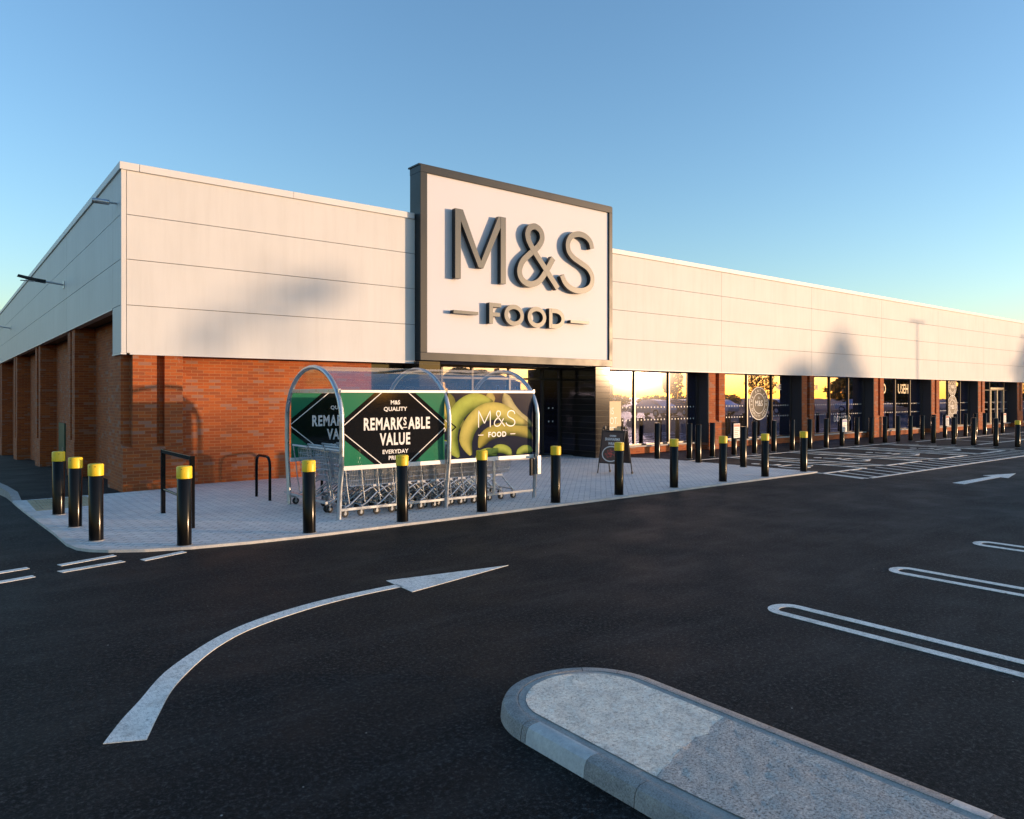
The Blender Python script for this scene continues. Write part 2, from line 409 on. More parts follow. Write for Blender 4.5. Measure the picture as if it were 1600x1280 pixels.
for i in range(len(kerb_out)-1):
    a, b, c, d = kerb_out[i], kerb_out[i+1], kerb_in[i+1], kerb_in[i]
    k.prism([a, b, c, d], -.2, PZ+.004)
tag(k.build('kerb', M['kerb_light']), kind='structure')
k = MB()     # raised kerb running down beside the passage
q = [(-1.70,-.18,.0,.0), (-1.72,.25,.10,.0), (-1.78,1.6,.08,-.05), (-1.95,6,-.10,-.25), (-2.2,14,-.42,-.57), (-2.6,34,-1.25,-1.4)]
for i in range(len(q)-1):
    x0,y0,t0,b0 = q[i]; x1,y1,t1,b1 = q[i+1]
    vs = [(x0,y0,b0-.3),(x0+.15,y0,b0-.3),(x1+.15,y1,b1-.3),(x1,y1,b1-.3),(x0,y0,t0),(x0+.13,y0,t0),(x1+.13,y1,t1),(x1,y1,t1)]
    k.add(vs, [(0,1,5,4),(1,2,6,5),(2,3,7,6),(3,0,4,7),(4,5,6,7)])
tag(k.build('kerb', M['kerb']), kind='structure')
tp = MB(); tp.prism([(-1.50,-.30), (-.62,-.30), (-.62,-1.55), (-1.50,-1.75)], -.1, PZ+.006)
for i in range(17):          # blister studs
    for j in range(26):
        x = -1.46+i*.05; y = -.34-j*.05
        if y > -1.5: tp.lathe((x, y, PZ+.006), [(.014,0), (.009,.005)], 6)
tag(tp.build('tactile_paving', M['tactile']), kind='structure')

def marking(polys, z=RZ, name='road_marking'):
    b = MB()
    for pts in polys: b.prism(pts, z-.02, z)
    return tag(b.build(name, M['paint']), kind='structure')
outer = [(-2.06,-10.93),(-1.93,-10.68),(-1.79,-10.45),(-1.56,-10.06),(-1.23,-9.69),(-.95,-9.45),(-.67,-9.29),(-.41,-9.19),(-.12,-9.11),(.17,-9.06),(.46,-9.035),(.76,-9.02)]
inner = [(-1.87,-11.02),(-1.73,-10.69),(-1.59,-10.39),(-1.41,-10.11),(-1.19,-9.83),(-.94,-9.60),(-.69,-9.45),(-.44,-9.345),(-.17,-9.255),(.13,-9.19),(.43,-9.15),(.76,-9.13)]
def smooth2(pts, n=4):
    out = []
    for i in range(len(pts)-1):
        p0, p1, p2, p3 = [Vector(pts[max(0,min(len(pts)-1,j))]) for j in (i-1,i,i+1,i+2)]
        for kk in range(n):
            t = kk/n; out.append(tuple(.5*((2*p1)+(-p0+p2)*t+(2*p0-5*p1+4*p2-p3)*t*t+(-p0+3*p1-3*p2+p3)*t**3)))
    out.append(tuple(pts[-1])); return out
so, si = smooth2(outer), smooth2(inner)
marking([[so[i], so[i+1], si[i+1], si[i]] for i in range(len(so)-1)] + [[(.75,-8.83),(2.10,-9.06),(.74,-9.35)]])
marking([[(13.97,-8.95),(13.92,-9.19),(15.98,-9.17),(16.02,-8.98)], [(16.08,-8.79),(15.93,-9.34),(17.16,-9.1)]])
for x0 in (2.97, 5.20, 7.43, 9.66):
    b = []; ww = .18; th = .085
    arc = [(x0+ww*math.cos(a), -11.83+ww*.92*math.sin(a)) for a in [math.pi*i/10 for i in range(11)]]
    ar2 = [(x0+(ww-th)*math.cos(a), -11.83+(ww-th)*.75*math.sin(a)) for a in [math.pi*i/10 for i in range(11)]]
    for i in range(10): b.append([arc[i], arc[i+1], ar2[i+1], ar2[i]])
    b.append([(x0+ww-th,-11.83),(x0+ww,-11.83),(x0+ww,-16.6),(x0+ww-th,-16.6)]); b.append([(x0-ww,-11.83),(x0-ww+th,-11.83),(x0-ww+th,-16.6),(x0-ww,-16.6)])
    marking(b)
# give-way dashes at the junction
for q in ([(-1.71,-6.02),(-1.14,-5.83),(-1.12,-5.93),(-1.68,-6.12)], [(-1.75,-6.36),(-1.13,-6.22),(-1.10,-6.32),(-1.71,-6.47)],
          [(-.95,-6.30),(-.46,-6.12),(-.44,-6.22),(-.92,-6.41)], [(-2.6,-6.1),(-1.98,-5.95),(-1.96,-6.05),(-2.6,-6.21)], [(-2.6,-6.58),(-1.97,-6.41),(-1.95,-6.51),(-2.6,-6.69)]):
    marking([q])
# disabled bays: outline, hatching, side strips
def bar(x0, y0, x1, y1, wd=.09):
    a = Vector((x0,y0)); b = Vector((x1,y1)); n = (b-a).normalized(); n = Vector((-n.y, n.x))*wd/2
    return [tuple(a+n), tuple(b+n), tuple(b-n), tuple(a-n)]
def clipbar(x0, y0, x1, y1, wd=.09): return bar(x0,y0,x1,y1,wd)
BX = [13.60+3.15*i for i in range(5)]
b = [bar(13.2,-2.25,26.4,-2.25), bar(13.55,-7.45,26.3,-7.45), bar(13.65,-6.32,13.42,-7.45)]
marking(b)
for i, x in enumerate(BX[:4]):
    marking([bar(x,-2.25,x,-6.30), bar(x+2.05,-2.25,x+2.05,-6.30), bar(x,-6.30,x+2.05,-6.30)], RZ+.004)
    hs = []
    yy = -2.6
    while yy > -6.3:
        hs.append(bar(x+2.05, yy, x+3.15, yy-.55, .07)); yy -= .62
    marking(hs, RZ+.002)
    xx = x; hs = []
    for kk in range(5): hs.append(bar(xx+kk*.63, -6.34, xx+kk*.63-.35, -7.42, .07))
    marking(hs, RZ+.002)
    # wheelchair symbol laid facing the road
    cx, cy = x+1.0, -4.55
    s = [bar(cx-.10,cy+.45,cx-.05,cy-.15), bar(cx-.05,cy-.10,cx+.38,cy-.14), bar(cx+.38,cy-.10,cx+.50,cy-.62), bar(cx+.5,cy-.58,cx+.62,cy-.55), bar(cx-.07,cy+.15,cx+.25,cy+.13)]
    R0 = .40
    for kk in range(11):
        a0 = R(120+kk*21); a1 = R(120+(kk+1)*21)
        s.append([(cx+.02+R0*math.cos(a0), cy-.42+R0*math.sin(a0)), (cx+.02+R0*math.cos(a1), cy-.42+R0*math.sin(a1)),
                  (cx+.02+(R0-.09)*math.cos(a1), cy-.42+(R0-.09)*math.sin(a1)), (cx+.02+(R0-.09)*math.cos(a0), cy-.42+(R0-.09)*math.sin(a0))])
    s.append([(cx-.12+.11*math.cos(R(a)), cy+.62+.11*math.sin(R(a))) for a in range(0,360,30)])
    marking(s, RZ+.003)
marking([bar(27.8,-2.4,40,-2.4), bar(27.8,-4.6,40,-4.6), bar(30.5,-2.4,29.9,-4.6), bar(33.6,-2.4,33.0,-4.6), bar(36.7,-2.4,36.1,-4.6)], RZ+.001)

# ---------------------------------------------------------------- traffic island
isl = tag(empty('traffic_island', (.1,-13,-.03)), 'long kerbed concrete traffic island with a rounded nose in the foreground', 'traffic island')
IO = Vector((.1,-13,-.03))
cxI, rI = .208, .535
def isl_pt(t, r):     # arc nose then straight sides; t in [0,1] nose from left to right
    a = math.pi*(1-t); return (cxI+r*math.cos(a), -12.262+r*.985*math.sin(a))
def loc2(p): return (p[0]-IO.x, p[1]-IO.y)
KW = .105
def kerbstone(path_o, path_i, m, zt=.062, label=None):
    bb = MB(); n = len(path_o); ch = .026
    # profile: outer bottom, outer top (chamfered), inner top, inner bottom
    rows = []
    for (ox, oy), (ix, iy) in zip(path_o, path_i):
        o = Vector((ox-IO.x, oy-IO.y)); i = Vector((ix-IO.x, iy-IO.y)); d = (i-o).normalized()
        oo = o; p1 = o + d*.012; p2 = o + d*(.012+ch*.5); p3 = o + d*(.012+ch*1.5)
        rows.append([(oo.x,oo.y,-.05), (p1.x,p1.y,zt+.03-ch*1.5), (p2.x,p2.y,zt+.03-ch*.45), (p3.x,p3.y,zt+.03), (i.x,i.y,zt+.03), (i.x,i.y,-.05)])
    for r in rows: bb.v += r
    for a in range(n-1):
        for j in range(5): bb.f.append((a*6+j, (a+1)*6+j, (a+1)*6+j+1, a*6+j+1))
    bb.f.append(tuple(range(5,-1,-1))); bb.f.append(tuple((n-1)*6+j for j in range(6)))
    bb.smooth = True
    ob = bb.build('kerb_stone', m, isl)
    if label: ob['label'] = label
    return ob
tl = [0, .24, .46, .70, .86, 1.0]
for i in range(5):
    ts = [tl[i]+.002+(tl[i+1]-tl[i]-.004)*j/6 for j in range(7)]
    kerbstone([isl_pt(t, rI) for t in ts], [isl_pt(t, rI-KW) for t in ts], M['kerb_old'] if i != 3 else M['kerb'])
segs = [(-12.264,-12.30,'kerb_old'), (-12.303,-12.74,'kerb_new'), (-12.744,-13.06,'kerb_old'), (-13.064,-13.9,'kerb'), (-13.907,-14.8,'kerb_old'), (-14.807,-15.7,'kerb'), (-15.707,-16.6,'kerb_old')]
for a, b_, m_ in segs:
    kerbstone([(cxI-rI, b_), (cxI-rI, a)], [(cxI-rI+KW, b_), (cxI-rI+KW, a)], M[m_], label='clean pale replacement kerb stone' if m_ == 'kerb_new' else None)
for a, b_, m_ in [(-12.264,-13.1,'kerb_old'), (-13.103,-13.98,'kerb_old'), (-13.983,-14.13,'kerb_new'), (-14.133,-15.1,'kerb_old'), (-15.103,-16.6,'kerb_old')]:
    kerbstone([(cxI+rI, a), (cxI+rI, b_)], [(cxI+rI-KW, a), (cxI+rI-KW, b_)], M[m_])
def patch(pts, z, m, amp=.006, name='infill', step=.035):
    # a bumpy slab: dense grid clipped to a polygon
    bm = bmesh.new(); vs = [bm.verts.new((x-IO.x, y-IO.y, z)) for x, y in pts]; bm.faces.new(vs)
    x0 = min(p[0] for p in pts)-IO.x; x1 = max(p[0] for p in pts)-IO.x; y0 = min(p[1] for p in pts)-IO.y; y1 = max(p[1] for p in pts)-IO.y
    x = x0+step
    while x < x1:
        bmesh.ops.bisect_plane(bm, geom=bm.verts[:]+bm.edges[:]+bm.faces[:], plane_co=(x,0,0), plane_no=(1,0,0)); x += step
    y = y0+step
    while y < y1:
        bmesh.ops.bisect_plane(bm, geom=bm.verts[:]+bm.edges[:]+bm.faces[:], plane_co=(0,y,0), plane_no=(0,1,0)); y += step
    for v in bm.verts: v.co.z += rnd.uniform(-amp, amp)
    bm.normal_update()
    if sum(f.normal.z for f in bm.faces) < 0: bmesh.ops.reverse_faces(bm, faces=bm.faces[:])
    me = bpy.data.meshes.new(name); bm.to_mesh(me); bm.free(); me.materials.append(m)
    me.polygons.foreach_set('use_smooth', [True]*len(me.polygons))
    o = bpy.data.objects.new(name, me); col.objects.link(o); o.parent = isl; return o
ri = rI-KW-.002
nose = [isl_pt(t/16, ri) for t in range(17)]
patch([(cxI-ri,-13.0), *nose, (cxI+ri,-12.85)], .089, M['mortar_bed'], .0008, 'mortar_bed', .2)
patch([(cxI-ri,-16.55), (cxI-ri,-13.0), (cxI+ri,-12.85), (cxI+ri,-16.55)], .088, M['mortar_bed'], .001, 'mortar_bed', .3)
rj = ri-.045
nose2 = [(isl_pt(t/16, rj)) for t in range(17)]
wob = lambda pts: [(x+rnd.uniform(-.006,.006), y+rnd.uniform(-.006,.006)) for x, y in pts]
edge = [(cxI+rj+(-2*rj)*t/10, -12.88-.17*t/10+rnd.uniform(-.02,.02)) for t in range(11)]
patch(wob(nose2)+edge, .0935, M['infill_cream'], .0010, 'cream_infill')
patch(list(reversed(edge))+wob([(cxI+rj,-13.4),(cxI+rj,-14),(cxI+rj,-14.6),(cxI+rj,-15.4),(cxI+rj,-16.5),(cxI-rj-.0,-16.5),(cxI-rj+.05,-15.2),(cxI-rj+.06,-14.2),(cxI-rj+.03,-13.6)]), .093, M['infill_grey'], .0018, 'grey_infill')

# ================================================================ THE BUILDING
bl = tag(empty('retail_building', (0,0,0)), 'long single-storey store of red brick piers under a deep cream panelled fascia', 'building')
Z0, Z1, ZT = 2.60, 6.03, 6.17
JZ = [2.60, 3.50, 4.36, 5.20, 6.03]
G = .006
XE = 64.0; YE = 42.0
def fascia_front(x0, x1, joints, name='fascia'):
    b = MB(); xs_ = [x0]+joints+[x1]
    for i in range(len(xs_)-1):
        for j in range(4):
            b.box(xs_[i]+G, xs_[i+1]-G, 0, .06, JZ[j]+(G if j else 0), JZ[j+1]-G)
    b.build(name, M['panel'], bl)
    MB().box(x0, x1, .035, .12, Z0+.004, Z1).build('fascia_backing', M['backing'], bl)
    MB().box(x0+(.0 if x0 else .12), x1, -.012, .14, Z0-.03, Z0-.002).build('fascia_trim', M['coping'], bl)
fascia_front(.085, 6.33, [])
pj = [18.45, 24.25, 30.05, 35.9, 41.7, 47.5, 53.3, 59.1]
fascia_front(12.87, XE, pj)
MB().box(-.004, .080, -.002, .08, Z0, Z1).build('corner_trim', M['panel'], bl, .004)
# left return and left elevation
b = MB()
YJ = [.84, 7.2, 15.1, 24.3, 33.5, YE]
for j in range(4): b.box(0, .06, .085, .84-G, JZ[j]+G, JZ[j+1]-G)
b.build('fascia', M['panel'], bl)
b = MB()
for i in range(len(YJ)-1):
    for j in range(1, 4): b.box(0, .06, YJ[i]+G, YJ[i+1]-G, JZ[j]+G, JZ[j+1]-G)
b.build('fascia', M['panel'], bl)
MB().box(.035, .12, .12, .84, Z0+.004, Z1).build('fascia_backing', M['backing'], bl)
MB().box(.035, .12, .84, YE, 3.5+.004, Z1).build('fascia_backing', M['backing'], bl)
MB().box(-.012, .14, .845, YE, 3.47, 3.498).build('fascia_trim', M['coping'], bl)
MB().box(-.012, .14, -.012, .845, Z0-.03, Z0-.002).build('fascia_trim', M['coping'], bl)
# the white end panel where the deep corner fascia stops
MB().box(.0, .55, .842, .852, Z0, 3.46).build('fascia_end', M['panel'], bl)
def coping(x0, x1, name='coping'):
    b = MB(); x = x0
    while x < x1-.01:
        e = min(x+3.0, x1); b.box(x+.002, e-.002, -.035, .30, Z1, ZT); x = e
    return b.build(name, M['coping'], bl, .006)
coping(.305, 6.30); coping(12.87, XE)
b = MB(); y = -.035
while y < YE-.01:
    e = min(y+3.0, YE); b.box(-.035, .30, y+.002, e-.002, Z1, ZT); y = e
b.build('coping', M['coping'], bl, .006)
MB().box(.3, XE, .3, YE, 5.7, 5.9).build('roof', M['roof'], bl)
# soffits
b = MB(); b.box(.12, 5.4, .13, .9, Z0+.03, Z0+.10); b.box(12.85, XE, .13, .9, Z0+.03, Z0+.10); b.build('soffit', M['soffit'], bl)
MB().box(.13, 1.2, .9, YE, 3.52, 3.58).build('soffit', M['soffit'], bl)
# front brick wall
MB().box(1.05, 5.35, .35, .60, -.1, Z0+.02).build('brick_wall', M['brick'], bl)
MB().box(.50, .75, 1.30, YE, -2.2, 3.51).build('brick_wall', M['brick'], bl)
MB().box(5.35, 6.27, .50, .60, 0, Z0+.02).build('dark_cladding', M['tile'], bl)
# corner pier
def wedge_cap(b, x0, x1, y0, y1, z0, z1, back='y'):   # sloped brick cap, low at the outer face
    if back == 'y': b.add([(x0,y0,z0),(x1,y0,z0),(x1,y1,z0),(x0,y1,z0),(x1,y1,z1),(x0,y1,z1)], [(0,1,4,5),(0,5,3),(1,2,4),(2,3,5,4),(0,3,2,1)])
    else: b.add([(x0,y0,z0),(x0,y1,z0),(x1,y1,z0),(x1,y0,z0),(x1,y1,z1),(x1,y0,z1)], [(0,5,4,1),(0,3,5),(1,4,2),(3,2,4,5),(0,1,2,3)])
b = MB()
b.box(.20, .62, .04, .60, .80, Z0+.02); b.box(.62, .76, .20, .60, .80, Z0+.02); b.box(.76, 1.09, .04, .60, .80, Z0+.02)
b.box(.035, .20, .26, 1.52, .80, Z0+.02); b.box(.20, .498, .60, 1.50, .80, Z0+.02)
b.box(.03, 1.093, .02, .605, -.1, .80); b.box(.03, .5, .605, 1.53, -.3, .80)
wedge_cap(b, .03, .20, .03, .26, .80, .88); wedge_cap(b, .62, .76, .025, .20, .80, .90)
b.build('corner_pier', M['brick'], bl)
def front_pier(x):
    b = MB()
    b.box(x, x+.36, .04, .60, .88, Z0+.02); b.box(x+.36, x+.56, .20, .60, .88, Z0+.02); b.box(x+.56, x+.90, .04, .60, .88, Z0+.02)
    b.box(x-.003, x+.903, .03, .605, -.1, .88); wedge_cap(b, x+.36, x+.56, .032, .20, .88, 1.02)
    return b.build('brick_pier', M['brick'], bl)
PX = [17.80, 23.62, 29.44, 35.25, 41.05, 46.86, 52.7, 58.5]
for x in PX: front_pier(x); MB().box(x-.022, x-.004, .05, .465, .2, Z0+.01).build('reveal_panel', M['soffit'], bl)
for (a, c, d, e, zb) in [(6.06,6.53,6.81,7.28,-.5), (13.64,14.13,14.63,15.14,-.9), (22.2,22.8,23.1,23.84,-1.3), (31,31.6,32,32.6,-1.8)]:
    b = MB(); zs = .88-.042*a
    b.box(.04, .499, a, c, zs, 3.51); b.box(.22, .499, c, d, zs, 3.51); b.box(.04, .499, d, e, zs, 3.51); b.box(.03, .499, a-.003, e+.003, zb-.4, zs)
    wedge_cap(b, .032, .22, c, d, zs, zs+.12, 'x')
    b.build('brick_pier', M['brick'], bl)
d = MB(); d.box(.455, .502, 11.4, 12.7, -.5, .92); dr = d.build('door', M['doorgreen'], bl, .004)
MB().box(.425, .455, 11.52, 11.6, .05, .17).build('handle', M['galv'], dr)
tag(dr, 'low dark green service door')
# entrance recess
b = MB(); b.box(6.30, 6.89, -.24, 1.3, 0, Z0+.02); b.build('entrance_column', M['tile'], bl, .004)
b = MB(); b.box(12.17, 12.74, -.24, 1.3, 0, Z0+.02); b.build('entrance_column', M['tile'], bl, .004)
MB().box(6.89, 12.17, -.2, 1.6, Z0+.04, Z0+.2).build('entrance_soffit', M['soffit'], bl)
dotm = [None]
def window(x0, x1, Y, z0, z1, mull, name='window', fr=.05, trans=None, dots=True, frame_m='winframe'):
    f = MB(); f.box(x0, x1, Y-.05, Y+.05, z1-fr, z1); f.box(x0, x1, Y-.05, Y+.05, z0, z0+fr)
    ms = [x0+fr/2]+mull+[x1-fr/2]
    for x in ms: f.box(x-fr/2, x+fr/2, Y-.06, Y+.06, z0+fr, z1-fr)
    if trans:
        for i in range(len(ms)-1): f.box(ms[i]+fr/2, ms[i+1]-fr/2, Y-.05, Y+.05, trans-fr/2, trans+fr/2)
    fo = f.build(name, M[frame_m], bl)
    for i in range(len(ms)-1):
        MB().box(ms[i]+fr/2, ms[i+1]-fr/2, Y-.006, Y+.006, z0+fr, z1-fr).build('pane', M['glass'], fo)
    if dots:
        for zz in (1.02, 1.42):
            for i in range(len(ms)-1):
                n = int((ms[i+1]-ms[i]-.2)/.16); xx = (ms[i]+ms[i+1])/2-(n-1)*.08
                for kk in range(n):
                    if dotm[0] is None:
                        dotm[0] = MB().box(-.022, .022, -.0085, -.0075, -.022, .022).build('safety_dot', M['cream'], fo); od = dotm[0]
                    else: od = dotm[0].copy(); col.objects.link(od); od.parent = fo
                    od.location = (xx+kk*.16, Y, zz)
    return fo
WY = .52
wins = []
wl = [(12.76, 17.80, [14.60, 16.26]), (18.70, 23.62, [20.65, 22.25]), (24.52, 29.44, [26.5, 28.05]), (30.34, 35.25, [32.4, 33.95]), (36.15, 41.05, [38.3, 39.85]), (41.95, 46.86, [43.9, 46.1]), (47.76, 52.7, [49.7, 51.2]), (53.6, 58.5, [55.5, 57.0])]
for i, (a, c, m_) in enumerate(wl):
    wins.append(window(a, c, WY, .22, Z0+.03, m_, trans=(2.1 if i == 5 else None)))
    s = MB(); s.box(a, c, .40, .62, -.1, .17); s.build('window_plinth', M['brick'], bl)
    MB().box(a, c, .36, .60, .172, .218).build('window_sill', M['sill'], bl, .004)
# glazed shop door inside bay six
dfr = MB()
for x in (44.02, 45.0, 45.98): dfr.box(x-.06, x+.06, .44, .60, .22, 2.1)
dfr.box(43.96, 46.04, .44, .60, 2.13, 2.25)
dfr.build('door', M['tan'], bl, .004)
# entrance glazing
ent = window(6.89, 12.17, 1.3, 0.0, Z0+.03, [7.9, 8.90, 10.2, 11.46], 'entrance_glazing', .06, 2.28, True)
fw = lambda X, Z, Y: (lambda u, v: (X+u, Y, Z+v))
# vinyls on the glass (flat prints)
MB().box(13.22, 14.02, WY-.0105, WY-.0095, .5, 1.62).build('vinyl_panel', M['tan'], wins[0])
for s_, zz in (('IS', 1.22), ('HOT.', .92), ('ST', .62)): text('vinyl_lettering', s_, .30, fw(13.62, zz, WY-.012), M['cream'], wins[0], .75)
def ring(cx, cz, r0, r1, Y, n=40):
    b = MB()
    for i in range(n):
        a0, a1 = 2*math.pi*i/n, 2*math.pi*(i+1)/n
        b.quad((cx+r0*math.cos(a0),Y,cz+r0*math.sin(a0)), (cx+r1*math.cos(a0),Y,cz+r1*math.sin(a0)), (cx+r1*math.cos(a1),Y,cz+r1*math.sin(a1)), (cx+r0*math.cos(a1),Y,cz+r0*math.sin(a1)))
    return b
def arctext(s, size, cx, cz, r, a_mid, Y, m, parent, inward=False, da=None):
    b = MB(); n = len(s); da = da or size*.92/r
    for i, ch in enumerate(s):
        if ch == ' ': continue
        k = i-(n-1)/2; a = a_mid-(k*da if not inward else -k*da)
        vs, fs = text_verts(ch, size, .9, .002)
        rot = a-math.pi/2 if not inward else a+math.pi/2
        rr = r if not inward else r+size*.7
        b.add([(cx+rr*math.cos(a)+u*math.cos(rot)-v*math.sin(rot), Y, cz+rr*math.sin(a)+u*math.sin(rot)+v*math.cos(rot)) for u, v in vs], fs)
    return b.build('seal_lettering', m, parent)
def seal(cx, cz, r, parent, Y=WY-.011):
    MBp = ring(cx, cz, 0.001, r, Y+.002).build('seal_disc', M['sealdisc'], parent)
    ring(cx, cz, r*.95, r, Y).build('seal_ring', M['cream'], parent); ring(cx, cz, r*.58, r*.62, Y).build('seal_ring', M['cream'], parent)
    text('seal_lettering', 'M&S', r*.48, fw(cx, cz-r*.15, Y), M['cream'], parent, .9, .004)
    text('seal_lettering', 'IN', r*.22, fw(cx, cz+r*.26, Y), M['cream'], parent, 1)
    arctext('THE ENT FOOD', r*.22, cx, cz, r*.69, math.pi/2, Y, M['cream'], parent, da=.30)
    arctext('QUALITY SEAL', r*.22, cx, cz, r*.69, -math.pi/2, Y, M['cream'], parent, True, .2)
M['sealdisc'] = mat('seal_bronze_vinyl', (.09, .07, .045), .6)
seal(21.45, 1.50, .62, wins[1])
seal(38.95, 2.25, .50, wins[4]); seal(38.95, 1.2, .62, wins[4])
text('vinyl_lettering', 'NE', .30, fw(22.75, 2.02, WY-.011), M['pwhite'], wins[1], 1, .006)
text('vinyl_lettering', 'D DR', .30, fw(25.3, 2.02, WY-.011), M['pwhite'], wins[2], 1, .006)
text('vinyl_lettering', 'DONATED', .34, fw(27.6, .70, WY-.011), M['cream'], wins[2], .85)
text('vinyl_lettering', 'HO', .62, fw(31.2, 1.9, WY-.011), M['gold'], wins[3], .75, .01)
text('vinyl_lettering', 'USEH', .62, fw(33.3, 1.9, WY-.011), M['gold'], wins[3], .75, .01)
# interior shell
MB().box(1.0, XE, .7, 12, -.05, .02).build('shop_floor', M['intfloor'], bl)
MB().box(1.0, XE, 9, 9.1, .02, 3.4).build('interior_wall', M['interior'], bl)
MB().box(1.0, XE, .7, 9, 3.4, 3.5).build('ceiling', M['interior'], bl)
MB().box(XE, XE+.2, 0, YE, -2, 6.0).build('end_wall', M['brick'], bl)
MB().box(0.4, XE, YE, YE+.2, -2.4, 6.0).build('rear_wall', M['brick'], bl)
MB().box(12.2, 12.74, 1.31, 9, .02, 3.39).build('partition_wall', M['interior'], bl)
for i, x in enumerate([8.6, 10.6, 14.6, 19.6, 22.0, 25.6, 28.2, 31.8, 37.6]):
    e = tag(empty('shelf_unit', (x, 3.2, .02)), 'dim shelf unit inside the shop, %s along from the entrance' % ORD[i], 'shelf', 'shelf units inside the shop')
    MB().box(-.7, .7, .25, .32, 0, 1.9).build('back_panel', M['interior'], e)
    s = MB()
    for z in (.12, .5, .9, 1.3, 1.7): s.box(-.7, .7, -.15, .25, z, z+.03)
    s.build('shelf', M['galv'], e)
    goods = MB()
    for z in (.15, .53, .93, 1.33):
        xx = -.66
        while xx < .6:
            wd = rnd.uniform(.07,.16); goods.box(xx, xx+wd-.01, -.12, .2, z, z+rnd.uniform(.12,.3)); xx += wd
    goods.build('packets', mat('packets', (rnd.uniform(.1,.4), rnd.uniform(.1,.3), rnd.uniform(.05,.2)), .5, 0, .6, 8), e)

lm, lt, lb = nmat('added_ceiling_glow'); lb.inputs['Emission Color'].default_value = (1, .80, .55, 1); lb.inputs['Emission Strength'].default_value = 16.0  # glowing panels added out of view above the windows to brighten the interior
for i, (x, y) in enumerate([(8.2,3.0),(10.8,3.0),(9.5,6.0),(14.5,3.0),(20.5,3.0),(26.5,3.0),(32.5,3.0),(38.5,3.0),(45,3.0)]):
    e = tag(empty('added_ceiling_light', (x, y, 3.40)), 'added unseen glowing panel brightening the shop, %s from the entrance' % ORD[i], 'added ceiling light', 'added panels brightening the shop interior')
    MB().box(-.62, .62, -.32, .32, -.06, -.005).build('frame', M['alu'], e); MB().box(-.58, .58, -.28, .28, -.064, -.0605).build('diffuser', lm, e)

# ================================================================ THE SIGN
sg = tag(empty('store_sign', (9.59,-.25,2.64)), 'tall white framed store sign with big grey letters above the entrance', 'sign')
SO = Vector((9.59,-.25,2.64))
def sb(b, x0,x1,y0,y1,z0,z1): b.box(x0-SO.x,x1-SO.x,y0-SO.y,y1-SO.y,z0-SO.z,z1-SO.z)
SX0, SX1, SZ0, SZ1, SY = 6.33, 12.85, 2.64, 7.30, -.25
b = MB(); ft = .19
sb(b, SX0,SX1,SY,.25,SZ1-ft+.02,SZ1); sb(b, SX0,SX1,SY,.25,SZ0,SZ0+ft); sb(b, SX0,SX0+ft,SY,.24,SZ0+ft,SZ1-ft+.02); sb(b, SX1-ft*.7,SX1,SY,.24,SZ0+ft,SZ1-ft+.02)
b.build('frame', M['anth'], sg, .006)
b = MB(); sb(b, SX0-.02,SX1+.01,SY+.04,.30,SZ1,SZ1+.035); b.build('top_cap', M['anth'], sg)
b = MB(); sb(b, SX0+.1,SX1-.05,-.20,.23,SZ0+.1,SZ1-.1); b.build('sign_panel', M['signwhite'], sg)
LY0, LY1 = -.235, -.375   # back and front of the letters
def stroke(name, pts, wd, closed=False, dy=0.0, cat=True):
    P = [Vector(p) for p in pts]; n = len(P); L, Rr = [], []
    for i in range(n):
        if closed: a, c = P[(i-1)%n], P[(i+1)%n]
        else: a, c = P[max(0,i-1)], P[min(n-1,i+1)]
        t = (c-a).normalized(); nn = Vector((-t.y, t.x))*wd/2; L.append(P[i]+nn); Rr.append(P[i]-nn)
    return L, Rr, closed
def letter(parts, label=None):
    face = MB(); side = MB()
    for pi, (L, Rr, closed) in enumerate(parts):
        y1 = LY1 + pi*.003; n = len(L); f = lambda p, y: (p.x*1.00506+.014-SO.x, y-SO.y, p.y*1.00506-.0091-SO.z)
        rng = range(n) if closed else range(n-1)
        for i in rng:
            j = (i+1) % n
            face.quad(f(L[i],y1), f(Rr[i],y1), f(Rr[j],y1), f(L[j],y1))
            side.quad(f(L[i],y1), f(L[j],y1), f(L[j],LY0), f(L[i],LY0)); side.quad(f(Rr[j],y1), f(Rr[i],y1), f(Rr[i],LY0), f(Rr[j],LY0))
            side.quad(f(L[j],LY0), f(Rr[j],LY0), f(Rr[i],LY0), f(L[i],LY0))
        if not closed:
            side.quad(f(Rr[0],y1), f(L[0],y1), f(L[0],LY0), f(Rr[0],LY0)); side.quad(f(L[-1],y1), f(Rr[-1],y1), f(Rr[-1],LY0), f(L[-1],LY0))
    o = face.build('letter', M['letter_face'], sg); side.build('letter_return', M['letter_side'], o)
    if label: o['label'] = label
def poly(pts): return ([Vector(p) for p in pts[0]], [Vector(p) for p in pts[1]], False)
# M : two stems and a mitred V
W = .165
x0, x1, zb, zt, xm, zm = 7.19, 8.75, 4.65, 6.35, 7.97, 4.98
letter([poly([[(x0,zb),(x0,zt)], [(x0+W,zb),(x0+W,zt)]]), poly([[(x1-W,zb),(x1-W,zt)], [(x1,zb),(x1,zt)]]),
        poly([[(x0+.03,zt),(xm-.075,zm)], [(x0+.23,zt),(xm+.075,zm)]]), poly([[(x1-.23,zt),(xm-.075,zm)], [(x1-.03,zt),(xm+.075,zm)]])], 'letter M')
amp = smooth2([(10.53,4.70),(10.1,5.17),(9.62,5.70),(9.47,5.98),(9.54,6.19),(9.73,6.265),(9.92,6.17),(9.97,5.97),(9.84,5.75),(9.55,5.52),(9.30,5.29),(9.20,5.03),(9.29,4.82),(9.55,4.725),(9.85,4.82),(10.10,5.10),(10.37,5.50)], 5)
k1 = 8*5; L, Rr, c_ = stroke('', amp, .16)
letter([(L[:k1+1], Rr[:k1+1], False), (L[k1:], Rr[k1:], False)], 'ampersand')
